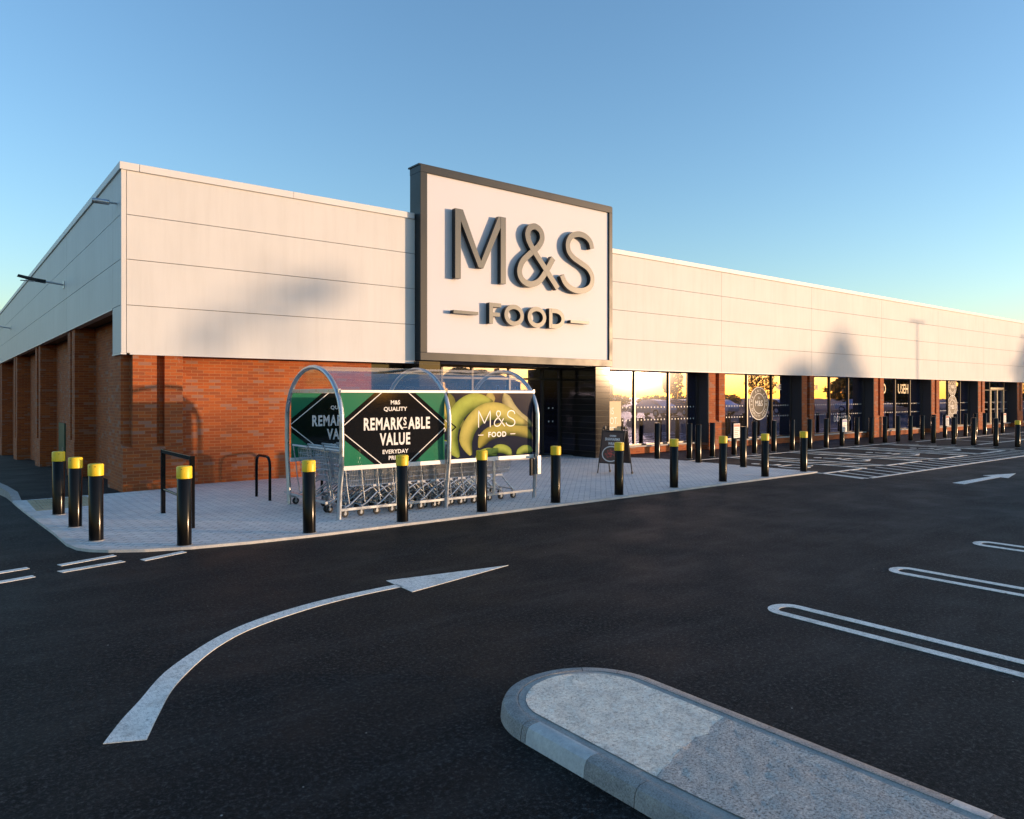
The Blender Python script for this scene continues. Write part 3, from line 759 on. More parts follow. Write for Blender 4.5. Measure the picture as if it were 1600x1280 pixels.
S_ = smooth2([(11.83,5.93),(11.76,6.12),(11.58,6.245),(11.33,6.28),(11.06,6.20),(10.91,6.00),(10.93,5.77),(11.10,5.61),(11.38,5.49),(11.67,5.36),(11.83,5.15),(11.80,4.92),(11.62,4.77),(11.33,4.705),(11.02,4.75),(10.80,4.88),(10.68,5.07)], 5)
letter([stroke('', S_, .155)], 'letter S')
w2 = .115; fz0, fz1 = 3.61, 4.14
letter([poly([[(8.22,fz0),(8.22,fz1)],[(8.22+w2,fz0),(8.22+w2,fz1)]]), poly([[(8.30,fz1-.10),(8.60,fz1-.10)],[(8.30,fz1),(8.60,fz1)]]), poly([[(8.30,fz1-.34),(8.56,fz1-.34)],[(8.30,fz1-.24),(8.56,fz1-.24)]])], 'letter F')
for cx in (9.02, 9.79):
    pts = [(cx+(.32-w2/2)*math.cos(a), 3.87+(.275-w2/2)*math.sin(a)) for a in [2*math.pi*i/36 for i in range(36)]]
    letter([stroke('', pts, w2, True)], 'letter O')
pts = [(10.30,fz1-w2/2)]+[(10.45+.27*math.cos(a), 3.875+(.265-w2/2)*math.sin(a)) for a in [math.pi/2-math.pi*i/14 for i in range(15)]]+[(10.30,fz0+w2/2)]
letter([stroke('', pts, w2), poly([[(10.22,fz0),(10.22,fz1)],[(10.22+w2,fz0),(10.22+w2,fz1)]])], 'letter D')
letter([poly([[(7.14,3.80),(7.88,3.80)],[(7.14,3.875),(7.88,3.875)]])], 'dash'); letter([poly([[(11.0,3.80),(11.70,3.80)],[(11.0,3.875),(11.70,3.875)]])], 'dash')

# ================================================================ THINGS ON THE SIDE WALL
def floodlight(y, z, label):
    e = tag(empty('floodlight', (0,y,z)), label, 'wall light', 'wall lights on the side of the store')
    MB().box(-.02, 0, -.07, .07, -.10, .10).build('bracket', M['galv'], e, .003)
    MB().tube([(-.02,0,0),(-.45,0,.05)], .025, 10).build('arm', M['galv'], e)
    b = MB(); b.add([(-.42,-.05,.0),(-.42,.05,.0),(-.42,.05,.09),(-.42,-.05,.09),(-.62,-.11,.03),(-.62,.11,.03),(-.62,.11,.10),(-.62,-.11,.10),(-1.05,-.11,.13),(-1.05,.11,.13),(-1.03,.10,.175),(-1.03,-.10,.175)],
        [(0,1,2,3),(0,4,5,1),(1,5,6,2),(2,6,7,3),(3,7,4,0),(4,8,9,5),(5,9,10,6),(6,10,11,7),(7,11,8,4),(8,11,10,9)])
    b.build('lamp_head', M['anth'], e, .006)
    MB().box(-.98,-.66,-.085,.085,.028,.034).build('lens', M['greyplastic'], e)
floodlight(7.64, 4.77, 'nearest dark floodlight on a short arm high on the side wall')
floodlight(24.8, 4.84, 'farther dark floodlight at the left picture edge on the side wall')
e = tag(empty('security_camera', (0,.42,5.47)), 'small grey cylindrical camera high on the side wall near the corner', 'camera')
MB().tube([(0,0,0),(-.12,0,.0)], .02, 8).build('mount', M['galv'], e)
MB().lathe((-.12,0,0), [(.035,-.30),(.05,-.28),(.05,-.02),(.03,0)], 14, 'x').build('body', M['galv'], e)
MB().lathe((-.12,0,0), [(.030,-.305),(.030,-.30)], 14, 'x').build('lens', M['carglass'], e)

# ================================================================ BOLLARDS
def bollard(h, cap, r=.082):
    e = empty('bollard')
    MB().lathe((0,0,0), [(r,-.02),(r,h-(.145 if cap else .012)),(r-.004,h-(.14 if cap else .006))], 24).build('post', M['black'], e)
    if cap:
        MB().lathe((0,0,0), [(r+.004,h-.145),(r+.006,h-.143),(r+.006,h-.012),(r-.002,h),(r-.02,h+.003)], 24).build('cap', M['yellow'], e)
        for a in (40, 160, 280, 235): MB().lathe((( r+.0065)*math.cos(R(a)), (r+.0065)*math.sin(R(a)), h-.03), [(.006,-.004),(.006,.004)], 8).build('rivet', M['blackm'], e)
    else:
        MB().lathe((0,0,0), [(r+.003,h-.012),(r+.003,h-.002),(r-.01,h)], 24).build('cap', M['black'], e)
    MB().lathe((0,0,0), [(r+.012,-.01),(r+.012,.004),(r+.002,.008)], 24).build('collar', M['mortar_bed'], e)
    return e
yb = [(-1.27,-2.32),(-1.23,-3.67),(-1.17,-4.93),(-.39,-5.92),(1.11,-6.09),(2.49,-6.11),(3.90,-6.09),(5.43,-6.08),(6.98,-6.06),(8.59,-6.0),(10.19,-5.98),(11.70,-6.0),(13.38,-5.95),(27.17,-6.05)]
yl = ['rearmost of the three at the left kerb by the passage', 'middle one of the three along the left kerb', 'nearest of the three at the rounded left kerb corner', 'standing in front of the square bicycle stand', 'standing left of the trolley shelter opening', 'standing before the black diamond poster', 'standing before the banana poster', 'just right of the trolley shelter', 'in front of the pavement board', 'first to the right of the pavement board', 'second to the right of the pavement board', 'third to the right of the pavement board', 'at the right end of the pavement beside the disabled bays', 'alone at the far right edge beyond the disabled bays']
proto = bollard(.95, True)
for i, ((x, y), l) in enumerate(zip(yb, yl)):
    o = proto if i == 0 else copy_tree(proto)
    o.location = (x, y, 0 if i < 13 else -.03); o.rotation_euler = (R(rnd.uniform(-.5,.5)), R(rnd.uniform(-.5,.5)), rnd.uniform(0,6))
    tag(o, 'yellow-capped bollard ' + l, 'bollard', 'black bollards with yellow caps')
rowB = [(13.39,-1.48),(13.33,-2.95),(13.21,-4.42)]
rowA = [14.42+1.055*i for i in range(23)]
rowC = [(27.2,-3.27),(27.15,-4.0),(27.0,-4.72),(27.1,-5.4)]
pb = bollard(1.02, False); first = True; allb = [(x, y, 'plain black bollard on the pavement edge, %s of three from the shop' % ORD[i], 0) for i, (x, y) in enumerate(rowB)]
allb += [(x, -1.80-.018*(i), 'plain black bollard in the row along the shop windows, %s from the left' % ORD[i], -.03) for i, x in enumerate(rowA)]
allb += [(x, y, 'plain black bollard beyond the disabled bays, %s of four from the shop' % ORD[i], -.03) for i, (x, y) in enumerate(rowC)]
for i, (x, y, l, z) in enumerate(allb):
    o = pb if i == 0 else copy_tree(pb); o.location = (x, y, z)
    tag(o, l, 'bollard', 'plain black bollards')
for i, (ix, l) in enumerate([(2,'below the round window seal'), (8,'below the DONATED window lettering'), (16,'below the paired window seals'), (22,'before the tan shop door')]):
    x = rowA[ix]; y = -1.80-.018*ix
    e = tag(empty('parking_sign', (x, y-.095, .5)), 'small white parking notice plate fixed to a black bollard, %s' % l, 'sign', 'parking notices on the bollards')
    MB().box(-.16, .16, -.008, .003, 0, .44).build('plate', M['cream'], e, .002)
    MB().box(-.145, .145, -.010, -.0085, .34, .42).build('header', M['red'] if i != 1 else M['blue'], e)
    t_ = MB()
    for kk in range(5): t_.box(-.12, .10-.03*(kk % 3), -.010, -.0085, .05+kk*.055, .065+kk*.055)
    t_.build('print_lines', M['backing'], e)

# ================================================================ CYCLE STANDS
e = tag(empty('cycle_stand', (0,-3.97,0)), 'black square-cornered bicycle stand with a lower rail near the building corner', 'bicycle stand')
b = MB(); hw = .80
b.box(-.03,.03,-hw-.03,-hw+.03,-.02,.98); b.box(-.03,.03,hw-.03,hw+.03,-.02,.98); b.box(-.029,.029,-hw+.03,hw-.03,.92,.979)
b.build('frame', M['black'], e, .004)
MB().tube([(0,-hw+.03,.37),(0,hw-.03,.37)], .019, 10).build('lower_rail', M['black'], e)
hp = [(0,-.33,-.02),(0,-.33,.58),(0,-.31,.67),(0,-.26,.725),(0,-.18,.745),(0,.18,.745),(0,.26,.725),(0,.31,.67),(0,.33,.58),(0,.33,-.02)]
hoop = MB().tube(hp, .025, 12).build('cycle_stand', M['black'])
for i, (x, l) in enumerate([(1.76,'leftmost, standing clear in front of the brick wall'), (2.7,'second from the left, hidden behind the trolley shelter'), (3.6,'third from the left, behind the trolley shelter'), (4.55,'fourth from the left, behind the trolley shelter'), (5.47,'rightmost, behind the trolley shelter')]):
    o = hoop if i == 0 else hoop.copy()
    if i: col.objects.link(o)
    o.location = (x, -2.54, 0); tag(o, 'black tubular hoop bicycle stand, ' + l, 'bicycle stand', 'hoop bicycle stands')

# ================================================================ TROLLEY SHELTER
sh = tag(empty('trolley_shelter', (3.72,-4.4,0)), 'barrel-roofed galvanised trolley shelter with clear roof and poster panels', 'trolley shelter')
SHO = Vector((3.72,-4.4,0))
XA = [1.87, 3.72, 5.57]
yF, yB = -5.45, -3.36
yc = (yF+yB)/2; hwid = (yB-yF)/2
def arch_pts(x):
    pts = [(x,yF+.10,-.01),(x,yF+.07,.35),(x,yF+.01,.78),(x,yF,1.1),(x,yF+.005,1.38)]
    for a in range(175, 4, -10):
        pts.append((x, yc+hwid*math.cos(R(a)), 1.40+.84*math.sin(R(a))))
    pts += [(x,yB-.005,1.38),(x,yB,1.1),(x,yB-.01,.78),(x,yB-.07,.35),(x,yB-.10,-.01)]
    return [(p[0]-SHO.x, p[1]-SHO.y, p[2]) for p in pts]
for x in XA: MB().tube(arch_pts(x), .036, 12).build('arch_frame', M['galv'], sh)
def rail(name, x0, x1, y0, y1, z0, z1, m=None): return MB().box(x0-SHO.x,x1-SHO.x,y0-SHO.y,y1-SHO.y,z0,z1).build(name, m or M['galv'], sh, .003)
for i in range(2):
    a, c = XA[i]+.02, XA[i+1]-.02
    for yy in (yF+.10, yB-.10):
        rail('top_rail', a, c, yy-.02, yy+.02, 1.84, 1.88, M['alu']); rail('middle_rail', a, c, yy-.02, yy+.02, .70, .765, M['alu']); rail('bottom_rail', a, c, yy-.02, yy+.02, .11, .15, M['galv'])
    rail('strut', (a+c)/2-.02, (a+c)/2+.02, yF+.03, yF+.06, .15, .70)
rail('end_rail', 1.86, 1.90, yF+.1, yB-.1, 1.84, 1.90)
rail('floor_bar', 1.84, 1.88, yF+.5, yB+.05, .17, .21)
rail('end_rail', 5.55, 5.59, yF+.1, yB-.1, 1.84, 1.90)
pc = MB(); pc.box(5.52-SHO.x,5.60-SHO.x,yF-.06-SHO.y,yF-.02-SHO.y,.42,.75); pc.build('coin_box', M['galv'], sh, .005)
pc = MB(); pc.box(5.42-SHO.x,5.50-SHO.x,yF+.0-SHO.y,yF+.05-SHO.y,.40,.70); pc.build('coin_box', M['blackm'], sh, .005)
# clear barrel roof
rf = MB(); rf.smooth = True; prof = [(yc+(hwid-.0)*math.cos(R(a)), 1.40+.84*math.sin(R(a))) for a in range(146, 33, -8)]
for x in (XA[0]+.02, XA[2]-.02):
    for y, z in prof: rf.v.append((x-SHO.x, y-SHO.y, z+.015))
n = len(prof)
for i in range(n-1): rf.f.append((i, i+1, n+i+1, n+i))
rf.build('roof_sheet', M['clear'], sh)
ep = MB(); pf = [(y, z) for y, z in prof]; ep.add([(XA[0]-SHO.x, y-SHO.y, z-.02) for y, z in pf if z > 1.9], [tuple(range(len([1 for y, z in pf if z > 1.9])))]); ep.build('end_sheet', M['clear'], sh)

def banner(x0, x1, Y, facing, name, bg, z0=.765, z1=1.84):
    """flat printed board; facing -1 looks towards -Y"""
    return MB().box(x0-SHO.x, x1-SHO.x, Y-.004-SHO.y, Y+.004-SHO.y, z0, z1).build(name, bg, sh)
def value_print(x0, x1, Y, back=False):
    bo = banner(x0, x1, Y, -1, 'poster', M['green'])
    cx, cz = (x0+x1)/2-SHO.x, (.765+1.84)/2; hx = (x1-x0)/2; hz = (1.84-.765)/2; y = Y-SHO.y-.0055
    def dia(ax, az, clipz):   # diamond clipped by the panel
        pts = []
        xk = ax*(1-clipz/az)
        for sx_, sz in ((1,1),(-1,1),(-1,-1),(1,-1)):
            a_ = (cx+sx_*ax, cz) if sx_*sz > 0 else None
            if sx_*sz > 0: pts += [(cx+sx_*ax, cz), (cx+sx_*xk, cz+sz*clipz)]
            else: pts += [(cx+sx_*xk, cz+sz*clipz), ]
        return pts
    def clipped(ax, az):
        xk = ax*(1-hz/az); e_ = min(ax, hx); ze = az*(1-e_/ax) if ax > hx else 0
        P_ = [(cx+e_, cz-ze), (cx+e_, cz+ze), (cx+xk, cz+hz), (cx-xk, cz+hz), (cx-e_, cz+ze), (cx-e_, cz-ze), (cx-xk, cz-hz), (cx+xk, cz-hz)]
        out = []
        for p_ in P_:
            if not out or (abs(p_[0]-out[-1][0])+abs(p_[1]-out[-1][1]) > 1e-4): out.append(p_)
        return out
    # black, white hairline, black
    for kx, mm, dy in ((1.16,'pblack',0), (1.045,'pwhite',-.001), (1.02,'pblack',-.002)):
        b_ = MB(); b_.plate(clipped(hx*kx, .70*kx), lambda u, v: (u, y+dy, v)); b_.build('poster_diamond', M[mm], bo)
    def T(s, size, zz, sx=1.0, bold=.0, xo=0.0, sp=1.0): text('poster_lettering', s, size, lambda u, v: (cx+xo+u, y-.004, zz+v), M['pwhite'], bo, sx, bold, sp)
    T('M&S', .085, 1.665, 1.05, .002); T('QUALITY', .085, 1.565, 1.1, .002, 0, 1.05)
    T('REMARK', .25, 1.285, .64, .008, -.205, 1.14); T('ABLE', .25, 1.285, .64, .008, .425, 1.14); T('S', .17, 1.345, .72, .004, .168)
    MB().box(cx+.125, cx+.205, y-.005, y-.004, 1.300, 1.312).build('poster_underline', M['pwhite'], bo)
    T('VALUE', .25, 1.05, .64, .008, 0, 1.14)
    T('EVERYDAY', .085, .915, 1.05, .002, 0, 1.05); T('PRICE', .085, .82, 1.05, .002, 0, 1.05)
value_print(1.90, 3.69, yF+.10); value_print(1.90, 3.69, yB-.10)
# banana poster
def banana_print(x0, x1, Y):
    bo = banner(x0, x1, Y, -1, 'poster', M['navy'])
    y = Y-SHO.y-.0055; X0 = x0-SHO.x; Wd = x1-x0; Hh = 1.075; B0 = .765
    m, t, bs = nmat('banana_print'); at = t.nodes.new('ShaderNodeVertexColor'); at.layer_name = 'col'
    tc = t.nodes.new('ShaderNodeTexCoord')
    cc = mixc(t, .5, at.outputs['Color'], ramp(t, noise(t, tc.outputs['Object'], 9, 5, .6), [(.3, (.7,.7,.6)), (.7, (1.1,1.1,1.05))]), 'MULTIPLY')
    t.links.new(cc, bs.inputs['Base Color']); bs.inputs['Roughness'].default_value = .12; bs.inputs['Specular IOR Level'].default_value = .6
    def ban(path, w0, c_lo, c_hi, layer):
        P_ = smooth2(path, 5); n_ = len(P_); K = 7
        vs, cs, fs = [], [], []
        for i, p_ in enumerate(P_):
            a_ = Vector(P_[max(0,i-1)]); c_2 = Vector(P_[min(n_-1,i+1)]); t_ = (c_2-a_).normalized(); nn = Vector((-t_.y, t_.x))
            f_ = i/(n_-1); ww = w0*(min(1, f_*5+.22))*(min(1, (1-f_)*4.2+.10)); ww *= (.8+.2*math.sin(math.pi*f_))
            for kk in range(K+1):
                q_ = kk/K*2-1; px, pz = Vector(p_)+nn*q_*ww/2
                px = min(max(px, .002), Wd-.002); pz = min(max(pz, .002), Hh-.002)
                vs.append((X0+px, y-.0006*layer, B0+pz))
                s_ = max(0, 1-((q_-.25)/1.1)**2); s_ = s_*(.75+.25*math.sin(math.pi*f_)); end = 1 if f_ < .93 else .35
                cs.append(tuple((c_lo[j]+(c_hi[j]-c_lo[j])*s_)*end for j in range(3)))
        for i in range(n_-1):
            for kk in range(K): a_ = i*(K+1)+kk; fs.append((a_, a_+1, a_+K+2, a_+K+1))
        b_ = MB(); b_.add(vs, fs); o = b_.build('poster_banana', m, bo)
        ca = o.data.color_attributes.new('col', 'FLOAT_COLOR', 'POINT')
        for i, c_3 in enumerate(cs): ca.data[i].color = (*c_3, 1)
    G1, G2 = (.05,.09,.012), (.42,.50,.10); Y1, Y2 = (.12,.10,.02), (.60,.52,.14); D1, D2 = (.03,.04,.01), (.20,.21,.05)
    ban([(.02,1.07),(.08,.85),(.20,.62),(.35,.50)], .20, D1, D2, 1)
    ban([(.50,1.07),(.56,.95),(.68,.80),(.8,.7)], .16, D1, D2, 1)
    ban([(.80,1.07),(.85,1.0),(.92,.9)], .18, (.1,.1,.02), (.4,.36,.12), 1)
    ban([(1.15,1.07),(1.28,.82),(1.5,.62),(1.80,.50)], .24, (.10,.09,.04), (.50,.45,.22), 2)
    ban([(.02,.02),(.05,.20),(.12,.34)], .12, G1, G2, 2)
    ban([(.22,.03),(.06,.28),(.10,.58),(.30,.84),(.60,.95),(.92,.93)], .30, G1, G2, 3)
    ban([(.46,.05),(.36,.30),(.46,.55),(.72,.74),(1.05,.76),(1.40,.62),(1.72,.52)], .30, G1, Y2, 5)
    ban([(.62,.16),(.78,.36),(1.15,.46),(1.55,.42),(1.80,.26)], .24, D1, (.42,.36,.07), 4)
    ban([(.55,-.02),(.70,.07),(.88,.08),(1.0,.02)], .14, G1, G2, 6); ban([(.88,.06),(1.02,.13),(1.2,.10),(1.32,.0)], .15, G1, G2, 7); ban([(1.42,.02),(1.6,.10),(1.79,.06)], .14, G1, G2, 6)
    yy = y-.006
    # thin geometric lettering
    def thin(pts, wd=.017):
        L_, R_, cl = stroke('', pts, wd); b_ = MB()
        for i in range(len(L_)-1): b_.quad((X0+L_[i].x, yy, B0+L_[i].y), (X0+R_[i].x, yy, B0+R_[i].y), (X0+R_[i+1].x, yy, B0+R_[i+1].y), (X0+L_[i+1].x, yy, B0+L_[i+1].y))
        b_.build('poster_lettering', M['pwhite'], bo)
    ox, oz, sc_ = .60, .50, .168
    mapS = lambda pts: [((p_[0]-7.19)*sc_*1.0+ox, (p_[1]-4.65)*sc_+oz) for p_ in pts]
    thin(mapS([(7.25,4.65),(7.25,6.35)])); thin(mapS([(7.25,6.33),(7.97,5.05)])); thin(mapS([(8.69,6.33),(7.97,5.05)])); thin(mapS([(8.69,4.65),(8.69,6.35)]))
    thin(mapS(amp)); thin(mapS(S_))
    text('poster_lettering', 'FOOD', .12, lambda u, v: (X0+ox+.40+u, yy, B0+.335+v), M['pwhite'], bo, 1.05, .003, 1.15)
    for a_ in (ox+.0, ox+.68): MB().box(X0+a_, X0+a_+.11, yy, yy+.0005, B0+.368, B0+.380).build('poster_dash', M['pwhite'], bo)
    # the tip of the neighbouring diamond design runs on to this board
    b_ = MB(); b_.add([(X0,y-.007,B0+.62),(X0,y-.007,B0+.645),(X0+.17,y-.007,B0+.52),(X0,y-.007,B0+.395),(X0,y-.007,B0+.42),(X0+.14,y-.007,B0+.52)], [(0,5,2,1),(3,2,5,4)]); b_.build('poster_line', M['pblack'], bo)
banana_print(3.75, 5.54, yF+.10); banana_print(3.75, 5.54, yB-.10)

# ================================================================ SHOPPING TROLLEYS
def trolley():
    e = empty('shopping_trolley')
    w_ = MB(); r = .0044
    # basket corners: rear higher and wider, tapering to the front
    def bp(u, v, s):   # u along 0..1, v height 0..1, s side -1..1
        x = .02+.86*u - .10*(1-v)*(u) + .06*(1-v)*(1-u); hw_ = (.275-.055*u)*(.90+.10*v); z = (.445+.01*u) + v*((.93-.445) - .09*u)
        return (x, s*hw_, z)
    for s in (-1, 1):
        for i in range(28): u = i/27; w_.tube([bp(u,0,s), bp(u,1,s)], r, 3, False)
        for j in (0, .17, .34, .5, .67, .84): w_.tube([bp(0,j,s), bp(1,j,s)], r*1.15, 3, False)
    for i in range(9):
        s = -1+2*i/8; w_.tube([bp(1,1,s), bp(1,0,s), bp(0,0,s), bp(0,.95,s)], r, 3, False)
    for j in (.2, .4, .6, .8): w_.tube([bp(1,j,-1), bp(1,j,1)], r, 3, False); w_.tube([bp(0,j,-1), bp(0,j,1)], r, 3, False)
    for i in range(1, 15): w_.tube([bp(i/15,0,-1), bp(i/15,0,1)], r, 3, False)
    w_.build('basket', M['chrome'], e)
    rm = MB(); rm.tube([bp(0,1,-1), bp(1,1,-1), bp(1,1,1), bp(0,1,1), bp(0,1,-1)], .0065, 6, False); rm.build('basket_rim', M['chrome'], e)
    ch = MB()
    for s in (-1, 1):
        ch.tube([(-.02,s*.275,.14),(.08,s*.27,.19),(.26,s*.25,.33),(.42,s*.23,.40),(.54,s*.225,.42),(.62,s*.22,.405),(.77,s*.20,.25),(.88,s*.19,.15)], .0125, 8)
        ch.tube([(.05,s*.27,.20),(.01,s*.278,.45),(-.01,s*.28,.66),(-.06,s*.28,.97)], .009, 8)
    ch.tube([(.0,-.27,.16),(.0,.27,.16)], .010, 6); ch.tube([(.86,-.19,.165),(.86,.19,.165)], .010, 6)
    ch.build('chassis', M['galv'], e)
    MB().tube([(-.06,-.29,.98),(-.06,.29,.98)], .017, 10).build('handle', M['greyplastic'], e)
    for s in (-1, 1): MB().box(.45, .60, s*.235-.02, s*.235+.02, .418, .452).build('bumper', M['greyplastic'], e, .004)
    for (x, y_) in ((-.02,.275),(-.02,-.275),(.88,.19),(.88,-.19)):
        wo_ = MB(); wo_.lathe((x,y_,.055), [(.028,-.016),(.055,-.013),(.055,.013),(.028,.016)], 16, 'y'); wh = wo_.build('castor', M['rubber'], e)
        f_ = MB(); f_.lathe((x,y_,.055), [(.024,-.019),(.024,.019)], 12, 'y'); f_.box(x-.014,x+.014,y_-.026,y_-.021,.05,.15); f_.box(x-.014,x+.014,y_+.021,y_+.026,.05,.15); f_.build('castor_fork', M['galv'], wh)
    return e
tr = trolley(); first = True
for row, (y_, xs0, n_, nm) in enumerate([(-4.98, 2.03, 10, 'front row'), (-4.37, 2.02, 10, 'middle row'), (-3.78, 1.98, 10, 'rear row')]):
    for i in range(n_):
        o = tr if first else copy_tree(tr); first = False
        o.location = (xs0+i*.258, y_+rnd.uniform(-.008,.008), 0); o.rotation_euler = (0, 0, R(rnd.uniform(-.6,.6)))
        tag(o, 'silver wire trolley nested in the shelter, %s from the left in its %s' % (ORD[i], nm), 'trolley', 'nested shopping trolleys')

# ================================================================ PAVEMENT BOARD
ab = tag(empty('pavement_board', (9.50,-3.55,0), R(11)), 'black A-frame pavement board with a food picture beside the entrance', 'pavement board')
def lean(side):
    pr = -1 if side < 0 else 1
    return lambda u, v, d=0.0: (pr*(.26-.23*v/1.05)+pr*d, u, v)
for sd_ in (-1, 1):
    L_ = lean(sd_)
    b = MB()
    for u in (-.30, .30): b.tube([L_(u, 0.02), L_(u, 1.05)], .014, 8)
    b.tube([L_(-.30,.98), L_(.30,.98)], .016, 8); b.tube([L_(-.30,.26), L_(.30,.26)], .012, 8)
    b.build('leg_frame', M['blackm'], ab)
    b = MB(); b.add([L_(-.28,.27,-.008*0), L_(.28,.27), L_(.28,.96), L_(-.28,.96), L_(-.28,.27,.012), L_(.28,.27,.012), L_(.28,.96,.012), L_(-.28,.96,.012)], [(0,1,2,3),(7,6,5,4),(0,4,5,1),(1,5,6,2),(2,6,7,3),(3,7,4,0)])
    bd = b.build('board', M['brown'] if 'brown' in M else mat('dark_brown_board', (.075,.045,.036), .5), ab)
    if sd_ < 0:
        F = lambda u, v: L_(-u, v, .014)
        for s_, z_, sz in (('CHICKEN', .86, .05), ('SHAWARMA', .77, .09), ('WRAP', .67, .09)): text('board_lettering', s_, sz, lambda u, v, z_=z_: F(u, z_+v), M['pwhite'], bd, .8, .002)
        pl = MB(); pl.plate([( .24*math.cos(a), .47+.18*math.sin(a)) for a in [2*math.pi*i/24 for i in range(24)]], lambda u, v: L_(-u, v, .0145)); pl.build('board_plate', M['cream'], bd)
        pl = MB(); pl.plate([( .215*math.cos(a), .47+.155*math.sin(a)) for a in [2*math.pi*i/24 for i in range(24)]], lambda u, v: L_(-u, v, .0155)); pl.build('board_dish', mat('dish_print', (.09,.05,.035), .4, 0, .7, 25), bd)
        for i in range(26):
            a = rnd.uniform(0, 6.28); q_ = rnd.uniform(0, .8); s_ = rnd.uniform(.015,.035); cu, cv = .18*q_*math.cos(a), .47+.12*q_*math.sin(a)
            if i == 0: fd = MB()
            fd.plate([(cu+s_*math.cos(t_), cv+s_*.6*math.sin(t_)) for t_ in [1.05*k_ for k_ in range(6)]], lambda u, v, i=i: L_(-u, v, .0162+i*.0001))
        fd.build('board_food', mat('food_print', (.45,.07,.05), .4, 0, .8, 30), bd)
for u in (-.30, .30): MB().lathe((.26, u, .03), [(.03,-.012),(.03,.012)], 12, 'y').build('castor', M['rubber'], ab)
for u in (-.27, .27): MB().lathe((0, u, 1.06), [(.035,-.02),(.04,0),(.035,.02)], 12, 'y').build('top_knob', M['blackm'], ab)

# ================================================================ ACROSS THE CAR PARK (seen in the window reflections, and throwing the long shadows)
def crown(b, c, rad, n, size, seed, shape=None):
    r_ = random.Random(seed)
    for i in range(n):
        while True:
            p_ = Vector((r_.uniform(-1,1), r_.uniform(-1,1), r_.uniform(-1,1)))
            if p_.length < 1 and (p_.length > .45 or r_.random() < .4): break
        if shape: k_ = shape(p_.z); p_.x *= k_; p_.y *= k_
        q_ = Vector((c[0]+p_.x*rad[0], c[1]+p_.y*rad[1], c[2]+p_.z*rad[2]))
        s_ = size*r_.uniform(.6,1.5); a_ = Vector((r_.uniform(-1,1), r_.uniform(-1,1), r_.uniform(-1,1))).normalized(); t_ = a_.orthogonal().normalized(); u_ = a_.cross(t_)
        b.add([q_-t_*s_, q_+u_*s_*.5, q_+t_*s_, q_-u_*s_*.5], [(0,1,2,3)])
def tree(x, y, h, rw, label, kind='broad', seed=1, z0=0):
    e = tag(empty('conifer_tree' if kind == 'conifer' else 'tree', (x, y, z0)), label, 'tree', 'trees across the car park')
    t_ = MB(); hh = h*.42
    t_.tube([(0,0,-.1),(.05,.02,hh*.5),(0,.1,hh),(.1,0,h*.75)], [(.010 if kind == 'high' else .028)*h,(.008 if kind == 'high' else .022)*h,.008*h,.004*h], 9)
    r_ = random.Random(seed+5)
    for i in range(6 if kind == 'broad' else 0):
        a_ = i*1.05; t_.tube([(0,0,hh*.7+i*.1),(rw*.3*math.cos(a_),rw*.3*math.sin(a_),hh*1.1),(rw*.6*math.cos(a_),rw*.6*math.sin(a_),h*.66)], [.010*h,.007*h,.003*h], 6)
    t_.build('trunk', M['bark'], e)
    b = MB()
    if kind == 'conifer':
        crown(b, (0,0,h*.54), (rw,rw,h*.47), 2300, .20, seed, lambda z: min(1.0, (1.0-z)*2.2+.25)*(1+.14*math.sin(z*17)))
    elif kind == 'bushy':
        crown(b, (0,0,h*.5), (rw,rw,h*.5), 9000, .34, seed, lambda z: .75+.25*math.sin(z*9+seed))
    elif kind == 'high':
        for (dx, dz, rr, n_) in [(.40,-.75,.55,80),(-.1,-1.15,.45,34),(.80,-.50,.40,46),(-.75,-1.55,.45,52),(-.95,-1.95,.35,26),(.2,-1.7,.45,10),(.0,-.5,.4,14),(-.5,-1.0,.3,10)]:
            crown(b, (dx*1.0,dx*.5,h+dz), (rr*.6,rr*.6,rr*.75), n_, .13, seed+int(dx*10)+50)
    else:
        crown(b, (0,0,h*.64), (rw*.86,rw*.86,h*.33), 2600, .30, seed)
        for i in range(9):
            a_ = r_.uniform(0,6.28); q_ = r_.uniform(.4,.8)
            crown(b, (rw*q_*math.cos(a_), rw*q_*math.sin(a_), h*r_.uniform(.45,.88)), (rw*.38,rw*.38,h*.13), 420, .28, seed+i)
    b.build('crown', M['conifer'] if kind == 'conifer' else M['leaf'], e)
    return e
def onsun(X, t_): return (X+.740*t_, -.672*t_)
T_ = [ (*onsun(26.5,108), 8.9, 1.5, 'tall narrow conifer reflected in the first shop window', 'conifer'),
       (*onsun(2.9,82), 8.0, 1.5, 'small thin-stemmed tree with a high ragged crown across the car park', 'high'),
       (*onsun(23.6,100), 7.3, .8, 'short bushy tree near the narrow conifer', 'broad'),
       (92, -30, 13.0, 6.5, 'big broad tree at the right end of the car park', 'bushy'),
       (86, -14, 12.0, 5.5, 'tall broad tree beyond the far end of the store front', 'bushy'),
       (118, -36, 14.0, 7.0, 'tallest broad tree behind the other trees at the right', 'bushy'),
       (110, -6, 14.0, 7.0, 'broad dark tree farthest along the road', 'bushy'),
       (74, -3.5, 9.0, 3.6, 'middle-sized tree beside the road past the store', 'bushy'),
       (118, -62, 9.6, 2.8, 'narrow conifer between the broad trees and the houses', 'conifer'),
       (62, -76, 6.2, 3.6, 'low spreading tree before the houses', 'broad'),
       (40, -90, 5.6, 3.2, 'low tree left of the houses', 'broad')]
for i, (x, y, h, rw, l, kd) in enumerate(T_): tree(x, y, h, rw, l, kd, 11+i)
hedge = MB()
for i in range(15): crown(hedge, (12+i*6.5, -94+i*4.2*.6, .9), (3.8,1.2,1.0), 700, .25, 50+i)
tag(hedge.build('hedge', M['leaf']), 'long low dark hedge along the far side of the car park', 'hedge')
